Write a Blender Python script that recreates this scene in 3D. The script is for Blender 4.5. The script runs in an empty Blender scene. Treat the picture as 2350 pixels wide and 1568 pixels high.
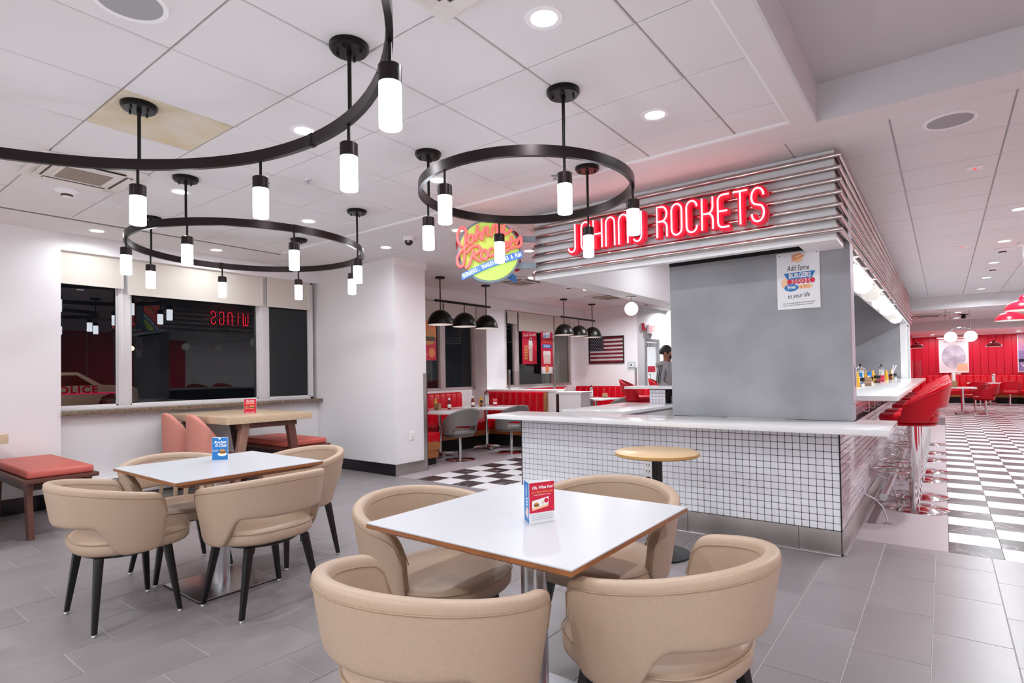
import bpy, bmesh, math, random
from math import sin, cos, pi, radians, sqrt, atan2
from mathutils import Vector, Matrix
random.seed(7)
C = bpy.context.scene.collection
SC = bpy.context.scene

# ------------------------------------------------------------------ camera, world, exposure
CF, CCX, CCY, CH = 1298.53, 1175.0, 834.58, 1.33
YAW, PIT, ROL = radians(-37.3215), radians(0.98796), radians(-0.91452)
_f = Vector((sin(YAW)*cos(PIT), cos(YAW)*cos(PIT), sin(PIT)))
_r = Vector((cos(YAW), -sin(YAW), 0)); _u = _r.cross(_f)
CR = cos(ROL)*_r + sin(ROL)*_u; CU = -sin(ROL)*_r + cos(ROL)*_u
cam = bpy.data.cameras.new('camera'); camo = bpy.data.objects.new('camera', cam); C.objects.link(camo)
cam.sensor_width = 36.0; cam.lens = CF/2350*36.0; cam.shift_y = (CCY-784)/2350
cam.clip_start = 0.05; cam.clip_end = 200
camo.matrix_world = Matrix(((CR.x, CU.x, -_f.x, 0), (CR.y, CU.y, -_f.y, 0), (CR.z, CU.z, -_f.z, CH), (0, 0, 0, 1)))
SC.camera = camo

def in_view(x, y, z=0.0, m=60):
    """is this place near the part of the room the photo shows (used only to leave out pieces nobody sees)"""
    q = Vector((x, y, z-CH)); d = q.dot(_f)
    if d < 0.15: return False
    px = CCX+CF*q.dot(CR)/d; py = CCY-CF*q.dot(CU)/d
    return -m < px < 2350+m and -m < py < 1568+m

w = bpy.data.worlds.new('night'); SC.world = w; w.use_nodes = True
w.node_tree.nodes['Background'].inputs[0].default_value = (0.06, 0.07, 0.1, 1)
w.node_tree.nodes['Background'].inputs[1].default_value = 0.05
SC.view_settings.view_transform = 'Standard'; SC.view_settings.look = 'None'
SC.view_settings.gamma = 1.0; SC.view_settings.use_curve_mapping = False
SC.view_settings.exposure = 0.09
SC.cycles.use_denoising = True
SC.cycles.max_bounces = 8; SC.cycles.diffuse_bounces = 5; SC.cycles.glossy_bounces = 4
SC.cycles.transparent_max_bounces = 12; SC.cycles.transmission_bounces = 6
SC.cycles.sample_clamp_indirect = 6.0
SC.cycles.caustics_reflective = False; SC.cycles.caustics_refractive = False

# strengths of the room's own lamps (used by the lamp builders further down)
DOWNLIGHT_W = 11.0
SHADE_E = 17.0
GLOBE_E = 1.0
NEON_E = 3.2
KITCHEN_W = 9.0

# ------------------------------------------------------------------ materials
def lin(c):
    if isinstance(c, str):
        c = tuple(int(c[i:i+2], 16)/255 for i in (0, 2, 4))
    return tuple((v/12.92 if v <= 0.04045 else ((v+0.055)/1.055)**2.4) for v in c)
MC = {}
def mat(name, col, rough=0.5, metal=0.0, spec=0.5, var=0.0, bump=0.0, bscale=200.0, noise=0.0, nscale=6.0, col2=None, emit=0.0, ecol=None, coat=0.0, stretch=None):
    if name in MC: return MC[name]
    m = bpy.data.materials.new(name); m.use_nodes = True; MC[name] = m
    nt = m.node_tree; b = nt.nodes['Principled BSDF']; L = nt.links.new
    c = lin(col)
    b.inputs['Base Color'].default_value = (*c, 1); b.inputs['Roughness'].default_value = rough
    b.inputs['Metallic'].default_value = metal; b.inputs['Specular IOR Level'].default_value = spec
    b.inputs['Coat Weight'].default_value = coat
    out = None
    tc = nt.nodes.new('ShaderNodeTexCoord')
    vec = tc.outputs['Object']
    if stretch:
        mp = nt.nodes.new('ShaderNodeMapping'); mp.inputs['Scale'].default_value = stretch
        L(vec, mp.inputs['Vector']); vec = mp.outputs['Vector']
    if noise > 0:
        n = nt.nodes.new('ShaderNodeTexNoise'); n.inputs['Scale'].default_value = nscale; n.inputs['Detail'].default_value = 5
        L(vec, n.inputs['Vector'])
        if var > 0:
            oi = nt.nodes.new('ShaderNodeObjectInfo'); n.noise_dimensions = '4D'
            ml = nt.nodes.new('ShaderNodeMath'); ml.operation = 'MULTIPLY'; ml.inputs[1].default_value = 40
            L(oi.outputs['Random'], ml.inputs[0]); L(ml.outputs[0], n.inputs['W'])
        mr = nt.nodes.new('ShaderNodeMapRange'); mr.inputs[1].default_value = 0.3; mr.inputs[2].default_value = 0.7
        L(n.outputs['Fac'], mr.inputs[0])
        mx = nt.nodes.new('ShaderNodeMix'); mx.data_type = 'RGBA'
        c2 = lin(col2) if col2 else tuple(v*(1-noise) for v in c)
        mx.inputs[6].default_value = (*c, 1); mx.inputs[7].default_value = (*c2, 1)
        L(mr.outputs[0], mx.inputs[0]); out = mx.outputs[2]
    if var > 0:
        oi = nt.nodes.new('ShaderNodeObjectInfo')
        mr = nt.nodes.new('ShaderNodeMapRange'); mr.inputs[3].default_value = 1-var; mr.inputs[4].default_value = 1+var
        L(oi.outputs['Random'], mr.inputs[0])
        hs = nt.nodes.new('ShaderNodeHueSaturation'); L(mr.outputs[0], hs.inputs['Value'])
        if out: L(out, hs.inputs['Color'])
        else: hs.inputs['Color'].default_value = (*c, 1)
        out = hs.outputs['Color']
    if out: L(out, b.inputs['Base Color'])
    if bump > 0:
        n = nt.nodes.new('ShaderNodeTexNoise'); n.inputs['Scale'].default_value = bscale; n.inputs['Detail'].default_value = 3
        L(vec, n.inputs['Vector'])
        bp = nt.nodes.new('ShaderNodeBump'); bp.inputs['Strength'].default_value = bump; bp.inputs['Distance'].default_value = 0.002
        L(n.outputs['Fac'], bp.inputs['Height']); L(bp.outputs['Normal'], b.inputs['Normal'])
    if emit > 0:
        e = lin(ecol) if ecol else c
        b.inputs['Emission Color'].default_value = (*e, 1); b.inputs['Emission Strength'].default_value = emit
    return m
def glassmat(name, tint=(1, 1, 1), ior=1.5, rough=0.0, boost=1.0):
    """thin window pane: clear, with a mirror reflection that grows at grazing angles"""
    m = bpy.data.materials.new(name); m.use_nodes = True; nt = m.node_tree; nt.nodes.clear(); L = nt.links.new
    o = nt.nodes.new('ShaderNodeOutputMaterial'); mx = nt.nodes.new('ShaderNodeMixShader')
    t = nt.nodes.new('ShaderNodeBsdfTransparent'); t.inputs[0].default_value = (*tint, 1)
    g = nt.nodes.new('ShaderNodeBsdfGlossy'); g.inputs['Roughness'].default_value = rough
    fr = nt.nodes.new('ShaderNodeFresnel'); fr.inputs[0].default_value = ior
    ml = nt.nodes.new('ShaderNodeMath'); ml.operation = 'MULTIPLY'; ml.inputs[1].default_value = boost; ml.use_clamp = True
    ge = nt.nodes.new('ShaderNodeNewGeometry'); iv = nt.nodes.new('ShaderNodeMath'); iv.operation = 'SUBTRACT'; iv.inputs[0].default_value = 1.0
    L(ge.outputs['Backfacing'], iv.inputs[1]); m2 = nt.nodes.new('ShaderNodeMath'); m2.operation = 'MULTIPLY'
    L(fr.outputs[0], ml.inputs[0]); L(ml.outputs[0], m2.inputs[0]); L(iv.outputs[0], m2.inputs[1]); L(m2.outputs[0], mx.inputs[0]); L(t.outputs[0], mx.inputs[1]); L(g.outputs[0], mx.inputs[2]); L(mx.outputs[0], o.inputs[0])
    return m
def emat(name, col, s):
    return mat(name, col, 0.4, emit=s, ecol=col)

M_wall = mat('painted_wall', 'efeced', 0.75, bump=0.05, bscale=350)
M_white = mat('white_paint', 'f5f3f3', 0.5)
M_ceil = mat('ceiling_tile_white', 'e6e2e2', 0.85, var=0.012, bump=0.12, bscale=260)
M_stain = mat('stained_tile', 'e2d9ca', 0.85, noise=0.3, nscale=3.2, col2='d6c19c', bump=0.1)
M_tbar = mat('ceiling_grid', 'b9b2b2', 0.6)
M_gyp = mat('gypsum', 'e4dfdf', 0.8)
M_coffer = mat('coffer_ceiling', 'cdc9cc', 0.8)
M_cofferside = mat('coffer_side', 'd6d4d6', 0.8, bump=0.25, bscale=500)
M_ftile = mat('grey_floor_tile', '8e8788', 0.34, var=0.05, noise=0.14, nscale=3.0, bump=0.02, bscale=120)
M_grout = mat('floor_grout', 'c3bdbb', 0.8)
M_plain = mat('plain_floor_tile', 'aca2a5', 0.34, var=0.03, noise=0.07, nscale=2.0)
M_dgrout = mat('dark_grout', '6d6567', 0.8)
def marble(name, c1, c2, vs, rough):
    m = mat(name, c1, rough, noise=0.01, nscale=5, col2=c1, var=0.02); nt = m.node_tree; b = nt.nodes['Principled BSDF']
    src = b.inputs['Base Color'].links[0].from_socket
    wv = nt.nodes.new('ShaderNodeTexNoise'); wv.noise_dimensions = '4D'; wv.inputs['Scale'].default_value = vs; wv.inputs['Detail'].default_value = 6; wv.inputs['Distortion'].default_value = 0.7
    tc = nt.nodes.new('ShaderNodeTexCoord'); nt.links.new(tc.outputs['Object'], wv.inputs['Vector'])
    oi = nt.nodes.new('ShaderNodeObjectInfo'); k = nt.nodes.new('ShaderNodeMath'); k.operation = 'MULTIPLY'; k.inputs[1].default_value = 50
    nt.links.new(oi.outputs['Random'], k.inputs[0]); nt.links.new(k.outputs[0], wv.inputs['W'])
    cr = nt.nodes.new('ShaderNodeValToRGB'); e = cr.color_ramp.elements
    e[0].position = 0.485; e[0].color = (0, 0, 0, 1); e[1].position = 0.5; e[1].color = (1, 1, 1, 1)
    e2 = cr.color_ramp.elements.new(0.515); e2.color = (0, 0, 0, 1)
    nt.links.new(wv.outputs['Fac'], cr.inputs[0])
    mx = nt.nodes.new('ShaderNodeMix'); mx.data_type = 'RGBA'; mx.inputs[7].default_value = (*lin(c2), 1)
    nt.links.new(cr.outputs[0], mx.inputs[0]); nt.links.new(src, mx.inputs[6]); nt.links.new(mx.outputs[2], b.inputs['Base Color'])
    return m
M_cw = marble('white_marble_tile', 'e6e4e6', 'cfcdd0', 2.2, 0.3)
M_cb = marble('black_marble_tile', '3c3234', '877c80', 1.6, 0.3)
M_cb.node_tree.nodes['Principled BSDF'].inputs['Specular IOR Level'].default_value = 0.22
M_mosaic = mat('white_mosaic_tile', 'f4f4fa', 0.15, var=0.03)
M_mgrout = mat('black_tile_grout', '2a2526', 0.8)
M_subway = mat('glossy_wall_tile', 'ece7ec', 0.08, var=0.03, bump=0.3, bscale=9)
M_quartz = mat('white_quartz', 'eeeeee', 0.12, noise=0.03, nscale=60)
M_steel = mat('brushed_steel', 'c4bdb9', 0.36, metal=1.0, noise=0.18, nscale=2.5, stretch=(1, 1, 0.3))
M_steel2 = mat('steel', 'cfcfd2', 0.28, metal=1.0)
M_chrome = mat('chrome', 'dcd8d8', 0.06, metal=1.0)
M_rail = mat('polished_rail', 'cdbfbb', 0.09, metal=1.0)
M_grey = mat('grey_plaster', 'a3a4a8', 0.55, noise=0.26, nscale=2.3, bump=0.05, bscale=60)
M_purple = mat('grey_edge_panel', 'a99fa8', 0.35)
M_black = mat('black_metal', '17120f', 0.38, metal=0.6)
M_blackp = mat('black_plastic', '0d0c0c', 0.45)
M_bronze = mat('dark_bronze', '2a2020', 0.34, metal=0.7)
M_bbase = mat('black_baseboard', '17131a', 0.35)
M_beige = mat('beige_faux_leather', 'b59b85', 0.46, noise=0.06, nscale=90, bump=0.16, bscale=420)
M_beiged = mat('beige_piping', 'a5896f', 0.5)
M_leg = mat('black_leg', '09080a', 0.32)
M_lam = mat('white_laminate', 'cacace', 0.32, noise=0.02, nscale=60)
M_ply = mat('plywood_edge', 'a4673c', 0.45, noise=0.35, nscale=9, stretch=(1, 1, 14), bump=0.05)
M_oak = mat('light_oak', 'd3b899', 0.4, noise=0.18, nscale=4, stretch=(1, 7, 7))
M_maple = mat('maple_top', 'dcbd92', 0.35, noise=0.1, nscale=4, stretch=(1, 9, 1))
M_maplee = mat('maple_edge', 'c79a5c', 0.45)
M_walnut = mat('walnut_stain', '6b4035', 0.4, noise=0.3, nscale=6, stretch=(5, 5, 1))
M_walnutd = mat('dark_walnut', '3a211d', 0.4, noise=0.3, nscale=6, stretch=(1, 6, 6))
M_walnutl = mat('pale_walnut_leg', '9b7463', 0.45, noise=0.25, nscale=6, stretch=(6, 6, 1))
M_coral = mat('coral_upholstery', 'd0665a', 0.5, noise=0.08, nscale=40, bump=0.08, bscale=300)
M_pink = mat('pink_weave', 'd98f80', 0.7, noise=0.08, nscale=120, bump=0.2, bscale=500)
M_red = mat('red_vinyl', 'c8001c', 0.32, spec=0.3, noise=0.06, nscale=10)
M_redshell = mat('red_shell', 'c0041e', 0.34, spec=0.35)
M_redwall = mat('red_panel', 'c80a30', 0.42)
M_redlamp = mat('red_enamel', 'a80c26', 0.2, coat=0.3)
M_greysh = mat('grey_shell', '74706d', 0.45)
M_boothwood = mat('orange_wood', 'b5713b', 0.4, noise=0.3, nscale=4, stretch=(1, 1, 9))
M_frame = mat('white_window_frame', 'dcd8d8', 0.4)
M_framep = mat('grey_window_frame', 'b8a9a6', 0.4)
M_blind = mat('roller_blind', 'd6cdc3', 0.75)
M_granite = mat('granite_sill', '9c8672', 0.25, noise=0.5, nscale=70, col2='4a3a30')
M_glass = glassmat('window_glass', (0.92, 0.94, 0.93), 1.5, 0.0, 1.25)
M_clear = glassmat('clear_glass', (0.9, 0.93, 0.93), 1.45)
M_shade = emat('lit_opal_shade', 'eef4ff', SHADE_E)
M_lens = emat('lit_downlight_lens', 'f4f7ff', 9.0)
M_globe = mat('lit_opal_globe', '8a8886', 0.25, emit=GLOBE_E, ecol='fffcf6')
M_globedim = mat('dim_opal_globe', '8a8886', 0.25, emit=GLOBE_E*.62, ecol='fffaf2')
M_wneon = emat('bright_red_neon', 'ff2038', 22.0)
M_neon = emat('red_neon_tube', 'ff9ea0', NEON_E)
M_neonface = mat('red_neon_face', 'dc2444', 0.3, emit=0.36, ecol='e0122f')
M_lime = mat('lime_sign_face', 'c2e86c', 0.4, emit=0.30, ecol='c4f070')
M_signtxt = mat('coral_sign_letter', 'ff7f7a', 0.4, emit=0.45, ecol='ff6a66')
M_signedge = mat('red_letter_return', 'b8202c', 0.35)
M_banner = mat('blue_banner', '5b8be8', 0.4, emit=0.3, ecol='4a80ea')
M_bannerd = mat('blue_banner_edge', '1673b8', 0.35)
M_btext = mat('pale_banner_text', 'f2f5c8', 0.4, emit=0.7, ecol='f2f5c8')
M_rim = mat('sign_rim', '8ea0aa', 0.35)
M_paper = mat('white_card', 'eff0f2', 0.5)
M_blue = mat('print_blue', '1c78c0', 0.5)
M_pred = mat('print_red', 'd0123a', 0.5)
M_ink = mat('print_black', '141414', 0.6)
M_orange = mat('print_orange', 'ee8a4e', 0.5)
M_peach = mat('print_peach', 'f6c9a0', 0.5)
M_pwhite = mat('print_white', 'f6f4f2', 0.5)
M_bun = mat('print_bun', 'd0904a', 0.5)
M_patty = mat('print_brown', '5a2a1c', 0.5)
M_green = mat('print_green', '3c5a2a', 0.5)
M_cream = mat('print_cream', 'e8cfc4', 0.5)
M_navy = mat('flag_navy', '1a1a2c', 0.5)
M_flagred = mat('flag_red', '8e1226', 0.5)
M_flagwhite = mat('flag_white', 'f2dede', 0.5)
M_mustard = mat('mustard_yellow', 'e0a828', 0.35)
M_ketchup = mat('ketchup_red', '7a0c10', 0.25)
M_kraft = mat('kraft_board', 'a4805c', 0.7)
M_vent = mat('vent_white', 'dfd8d2', 0.5)
M_ventd = mat('vent_dark', '4a3a34', 0.6)
M_ventb = mat('grille_beige', 'a8988a', 0.5)
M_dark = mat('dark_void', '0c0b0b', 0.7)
M_asphalt = mat('asphalt', '1a1918', 0.9)

# ------------------------------------------------------------------ mesh helpers
class MB:
    def __init__(s): s.v = []; s.f = []
    def add(s, vs, fs):
        o = len(s.v); s.v += [tuple(v) for v in vs]; s.f += [tuple(i+o for i in f) for f in fs]; return s
    def box(s, x0, x1, y0, y1, z0, z1):
        return s.add([(x0,y0,z0),(x1,y0,z0),(x1,y1,z0),(x0,y1,z0),(x0,y0,z1),(x1,y0,z1),(x1,y1,z1),(x0,y1,z1)],
                     [(0,3,2,1),(4,5,6,7),(0,1,5,4),(1,2,6,5),(2,3,7,6),(3,0,4,7)])
    def frustum(s, c0, c1, a0, a1, b0=None, b1=None):
        """tapered bar from centre c0 (half sizes a0,b0) up to c1"""
        b0 = a0 if b0 is None else b0; b1 = a1 if b1 is None else b1
        vs = [(c0[0]+sx*a0, c0[1]+sy*b0, c0[2]) for sx, sy in ((-1,-1),(1,-1),(1,1),(-1,1))] + [(c1[0]+sx*a1, c1[1]+sy*b1, c1[2]) for sx, sy in ((-1,-1),(1,-1),(1,1),(-1,1))]
        return s.add(vs, [(0,3,2,1),(4,5,6,7),(0,1,5,4),(1,2,6,5),(2,3,7,6),(3,0,4,7)])
    def lathe(s, prof, n=24, c=(0,0,0), sx=1.0, sy=1.0):
        """profile [(r,z)...] bottom to top, capped where r>0 at an end"""
        vs = []; fs = []; m = len(prof)
        for r, z in prof:
            for i in range(n):
                a = 2*pi*i/n; vs.append((c[0]+r*cos(a)*sx, c[1]+r*sin(a)*sy, c[2]+z))
        for k in range(m-1):
            for i in range(n):
                j = (i+1) % n; fs.append((k*n+i, k*n+j, (k+1)*n+j, (k+1)*n+i))
        fs.append(tuple(range(n-1, -1, -1))); fs.append(tuple((m-1)*n+i for i in range(n)))
        return s.add(vs, fs)
    def tube(s, pts, r, n=10, closed=False, cap=True, flat=None):
        pts = [Vector(p) for p in pts]; N = len(pts); rings = []
        up = Vector((0, 0, 1))
        for i, p in enumerate(pts):
            if closed: d = (pts[(i+1) % N]-pts[i-1])
            else:
                a = (pts[i]-pts[i-1]).normalized() if i > 0 else None; b = (pts[i+1]-pts[i]).normalized() if i < N-1 else None
                d = (a if b is None else b if a is None else a+b)
            d = d.normalized() if d.length > 1e-9 else Vector((0, 0, 1))
            u = up if abs(d.dot(up)) < 0.95 else Vector((1, 0, 0))
            sd = d.cross(u).normalized(); uu = sd.cross(d).normalized()
            k = 1.0
            if not closed and 0 < i < N-1:
                cs = (pts[i]-pts[i-1]).normalized().dot(d); k = min(1/max(cs, 0.35), 2.0)
            rr = r[i] if isinstance(r, (list, tuple)) else r
            ring = []
            for q in range(n):
                a = 2*pi*q/n; h = cos(a)*rr*k; v = sin(a)*rr
                if flat: h = cos(a)*flat[0]*k; v = sin(a)*flat[1]
                ring.append(p+sd*h+uu*v)
            rings.append(ring)
        vs = [v for rg in rings for v in rg]; fs = []
        for i in range(N if closed else N-1):
            for q in range(n):
                j = (q+1) % n; i2 = (i+1) % N
                fs.append((i*n+q, i*n+j, i2*n+j, i2*n+q))
        if cap and not closed:
            fs.append(tuple(range(n-1, -1, -1))); fs.append(tuple((N-1)*n+q for q in range(n)))
        return s.add(vs, fs)
    def prism(s, poly, h0, h1, axis='z'):
        """polygon [(a,b)] extruded along axis; axis x: (a,b)=(y,z); y: (x,z); z: (x,y)"""
        def P(a, b, h): return (h, a, b) if axis == 'x' else (a, h, b) if axis == 'y' else (a, b, h)
        n = len(poly); vs = [P(a, b, h0) for a, b in poly]+[P(a, b, h1) for a, b in poly]
        fs = [tuple(range(n-1, -1, -1)), tuple(range(n, 2*n))]+[(i, (i+1) % n, n+(i+1) % n, n+i) for i in range(n)]
        return s.add(vs, fs)
    def sphere(s, c, r, n=20, m=12, sz=1.0):
        prof = [(max(1e-4, r*cos(-pi/2+pi*k/m)), r*sz*sin(-pi/2+pi*k/m)) for k in range(m+1)]
        return s.lathe(prof, n, c)
    def grid(s, rows, close_u=False):
        m = len(rows); n = len(rows[0]); vs = [v for r in rows for v in r]; fs = []
        for i in range(m-1):
            for j in range(n if close_u else n-1):
                k = (j+1) % n; fs.append((i*n+j, i*n+k, (i+1)*n+k, (i+1)*n+j))
        return s.add(vs, fs)
    def xf(s, M):
        s.v = [tuple(M @ Vector(v)) for v in s.v]; return s
    def build(s, name, m, parent=None, smooth=False, bevel=0.0, seg=2, subsurf=0, loc=None, angle=40):
        me = bpy.data.meshes.new(name); me.from_pydata(s.v, [], s.f); me.update()
        bm = bmesh.new(); bm.from_mesh(me); bmesh.ops.recalc_face_normals(bm, faces=bm.faces)
        if bevel > 0:
            es = [e for e in bm.edges if len(e.link_faces) == 2 and e.calc_face_angle(0) > radians(25)]
            bmesh.ops.bevel(bm, geom=es, offset=bevel, segments=seg, profile=0.6, affect='EDGES', clamp_overlap=True)
        bm.to_mesh(me); bm.free()
        for mm in (m if isinstance(m, (list, tuple)) else [m]): me.materials.append(mm)
        o = bpy.data.objects.new(name, me); C.objects.link(o)
        if parent is not None: o.parent = parent
        if loc is not None: o.location = loc
        if smooth or bevel > 0:
            me.polygons.foreach_set('use_smooth', [True]*len(me.polygons))
            me.set_sharp_from_angle(angle=radians(angle))
        if subsurf:
            md = o.modifiers.new('subsurf', 'SUBSURF'); md.levels = subsurf; md.render_levels = subsurf
        return o
def tag(o, label=None, cat=None, group=None, kind=None):
    if label: o['label'] = label
    if cat: o['category'] = cat
    if group: o['group'] = group
    if kind: o['kind'] = kind
    return o
def thing(name, label, cat, loc=(0, 0, 0), rz=0.0, group=None):
    o = bpy.data.objects.new(name, None); C.objects.link(o); o.location = loc; o.rotation_euler = (0, 0, rz); o.empty_display_size = 0.05
    return tag(o, label, cat, group)
def struct(mb, name, m, parent=None, **k):
    o = mb.build(name, m, parent, **k)
    if parent is None: o['kind'] = 'structure'
    return o
def inst(src, name, loc, parent=None, m=None, rz=0.0):
    o = bpy.data.objects.new(name, src); C.objects.link(o); o.location = loc
    if rz: o.rotation_euler = (0, 0, rz)
    if parent is not None: o.parent = parent
    return o
def meshof(mb, name, m, **k):
    o = mb.build(name, m, **k); me = o.data; bpy.data.objects.remove(o); return me
KIDS = {}
def dup(root, loc, rz, label, group=None):
    def cp(o, par):
        c = o.copy(); C.objects.link(c)
        if par is not None: c.parent = par
        for ch in [q for q in C.objects if q.parent == o]: cp(ch, c)
        return c
    r = cp(root, None); r.location = loc; r.rotation_euler = (0, 0, rz); r['label'] = label
    if group: r['group'] = group
    return r
def text(name, body, size, m, parent, loc, rot, ext=0.0006, align='CENTER', bold=0.0, shear=0.0, sx=1.0, spacing=1.0):
    cu = bpy.data.curves.new(name, 'FONT'); cu.body = body; cu.size = size; cu.extrude = ext; cu.align_x = align; cu.align_y = 'CENTER'
    cu.offset = bold; cu.shear = shear; cu.space_character = spacing; cu.resolution_u = 3
    cu.materials.append(m)
    o = bpy.data.objects.new(name, cu); C.objects.link(o)
    dg = bpy.context.evaluated_depsgraph_get(); me = bpy.data.meshes.new_from_object(o.evaluated_get(dg)); bpy.data.objects.remove(o); me.name = name
    o = bpy.data.objects.new(name, me); C.objects.link(o); o.location = loc; o.rotation_euler = rot; o.scale = (sx, 1, 1)
    if parent is not None: o.parent = parent
    return o
def strokes(name, lines, m, parent, r, ext=0.0, M=None, res=2, cyc=False):
    """2-D polylines swept to rounded strips of width 2r and depth 2(r+ext), made into one mesh"""
    cu = bpy.data.curves.new(name, 'CURVE'); cu.dimensions = '3D'; cu.bevel_depth = r; cu.extrude = ext; cu.bevel_resolution = res; cu.use_fill_caps = True; cu.twist_mode = 'Z_UP'
    for l in lines:
        sp = cu.splines.new('POLY'); sp.points.add(len(l)-1)
        for p, q in zip(sp.points, l): p.co = (q[0], q[1], 0, 1)
    o = bpy.data.objects.new(name, cu); C.objects.link(o)
    dg = bpy.context.evaluated_depsgraph_get(); me = bpy.data.meshes.new_from_object(o.evaluated_get(dg))
    bpy.data.objects.remove(o); me.name = name; me.materials.clear(); me.materials.append(m)
    if M is not None: me.transform(M)
    me.polygons.foreach_set('use_smooth', [True]*len(me.polygons))
    o = bpy.data.objects.new(name, me); C.objects.link(o)
    if parent is not None: o.parent = parent
    return o
def smooth_line(pts, k=5):
    """Catmull-Rom through the points"""
    P = [Vector((*p, 0)) for p in pts]; out = []
    for i in range(len(P)-1):
        p0 = P[max(i-1, 0)]; p1 = P[i]; p2 = P[i+1]; p3 = P[min(i+2, len(P)-1)]
        for j in range(k):
            t = j/k
            v = 0.5*((2*p1)+(p2-p0)*t+(2*p0-5*p1+4*p2-p3)*t*t+(3*p1-p0-3*p2+p3)*t**3); out.append((v.x, v.y))
    out.append((P[-1].x, P[-1].y)); return out
def arc(cx, cy, rx, ry, a0, a1, n=8):
    return [(cx+rx*cos(radians(a0+(a1-a0)*i/n)), cy+ry*sin(radians(a0+(a1-a0)*i/n))) for i in range(n+1)]
# ------------------------------------------------------------------ floors
def slab(name, x0, x1, y0, y1, m, z1=-0.0025, z0=-0.12, kind='structure'):
    o = MB().box(x0, x1, y0, y1, z0, z1).build(name, m); o['kind'] = kind; return o
def tile_mesh(name, a, b, t, m, bev=0.0012):
    return meshof(MB().box(-a/2, a/2, -b/2, b/2, -t, 0), name, m, bevel=bev, seg=1)
fl = slab('floor', -7.5, 2.6, -4.0, 5.12, M_grout)
TW, TL, J = 0.3065, 0.615, 0.0035
full = tile_mesh('floor_tile', TW-J, TL-J, 0.012, M_ftile)
def dining_tile(xa, xb, ya, yb):
    if xb-xa < 0.015 or yb-ya < 0.015: return
    if not any(in_view(x, y, 0, 420) for x in (xa, xb, (xa+xb)/2) for y in (ya, yb, (ya+yb)/2)): return
    cx, cy = (xa+xb)/2, (ya+yb)/2
    if abs(xb-xa-TW) < 1e-4 and abs(yb-ya-TL) < 1e-4: me = full
    else: me = tile_mesh('floor_tile', xb-xa-J, yb-ya-J, 0.012, M_ftile)
    inst(me, 'floor_tile', (cx, cy, 0), fl)
for k in range(-23, 12):
    xa = -0.686+TW*k; xb = xa+TW
    off = (3.333+0.41*k) % TL
    for j in range(-4, 10):
        ya = off+TL*j; yb = ya+TL
        x0, x1 = max(xa, -7.42), min(xb, 2.6)
        top = 5.0 if xb < -3.3 else 4.6 if xb < -0.62 else 5.12
        dining_tile(x0, x1, max(ya, -0.6), min(yb, top))
# diner floors
CK = 0.305
fl2 = slab('floor', -7.5, -3.38, 5.0, 16.0, M_dgrout)
fl3 = slab('floor', -3.38, 4.2, 5.12, 27.0, M_dgrout)
cw = tile_mesh('checker_tile', CK-0.003, CK-0.003, 0.012, M_cw, 0.001); cb = tile_mesh('checker_tile', CK-0.003, CK-0.003, 0.012, M_cb, 0.001)
for i in range(7):
    for j in range(8):
        x, y = -5.38+CK*(i+.5), 5.0+CK*(j+.5)
        if x > -3.5 and j > 3: continue
        inst(cb if (i+j) % 2 == 0 else cw, 'checker_tile', (x, y, 0), fl2, rz=random.choice((0, pi/2, pi, -pi/2)))
pl = tile_mesh('plain_tile', 0.608, 1.216, 0.012, M_plain)
for i in range(3):
    for j in range(3):
        inst(pl, 'plain_tile', (-5.38-0.61*(i+.5), 5.0+1.22*(j+.5), 0), fl2)
pl2 = tile_mesh('plain_tile', 1.96, 3.0, 0.012, M_plain)
inst(pl2, 'plain_tile', (-4.39, 7.44+1.5, 0), fl2); inst(pl2, 'plain_tile', (-6.37, 8.66+1.5, 0), fl2)
for j in range(18):                                   # plain strip under the bar stools
    a, b = 5.12+0.61*j, 5.12+0.61*(j+1)
    inst(tile_mesh('plain_tile', 0.587, 0.607, 0.012, M_plain), 'plain_tile', (-0.295, (a+b)/2, 0), fl3)
for j in range(20):
    for i in range(4):
        y = 5.12+CK*(j+.5); x = CK*(i+.5)
        if in_view(x, y, 0, 600):
            inst(cb if (i+j) % 2 == 0 else cw, 'checker_tile', (x, y, 0), fl3, rz=random.choice((0, pi/2, pi, -pi/2)))
fw, fb = MB(), MB()                                   # farther checks, too small to pick apart
for j in range(20, 69):
    for i in range(-3, 9):
        if (i < 0 or i >= 4) and j < 44: continue
        y = 5.12+CK*(j+.5); x = CK*(i+.5); q = fb if (i+j) % 2 == 0 else fw
        q.box(x-CK/2+.0015, x+CK/2-.0015, y-CK/2+.0015, y+CK/2-.0015, -0.01, 0)
fw.build('white_checks', M_cw, fl3)['kind'] = 'stuff'; fb.build('black_checks', M_cb, fl3)['kind'] = 'stuff'
for j in range(12):
    inst(tile_mesh('plain_tile', 1.37, 1.12, 0.012, M_plain), 'plain_tile', (1.22+0.69, 5.12+1.125*(j+.5), 0), fl3)

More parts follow.
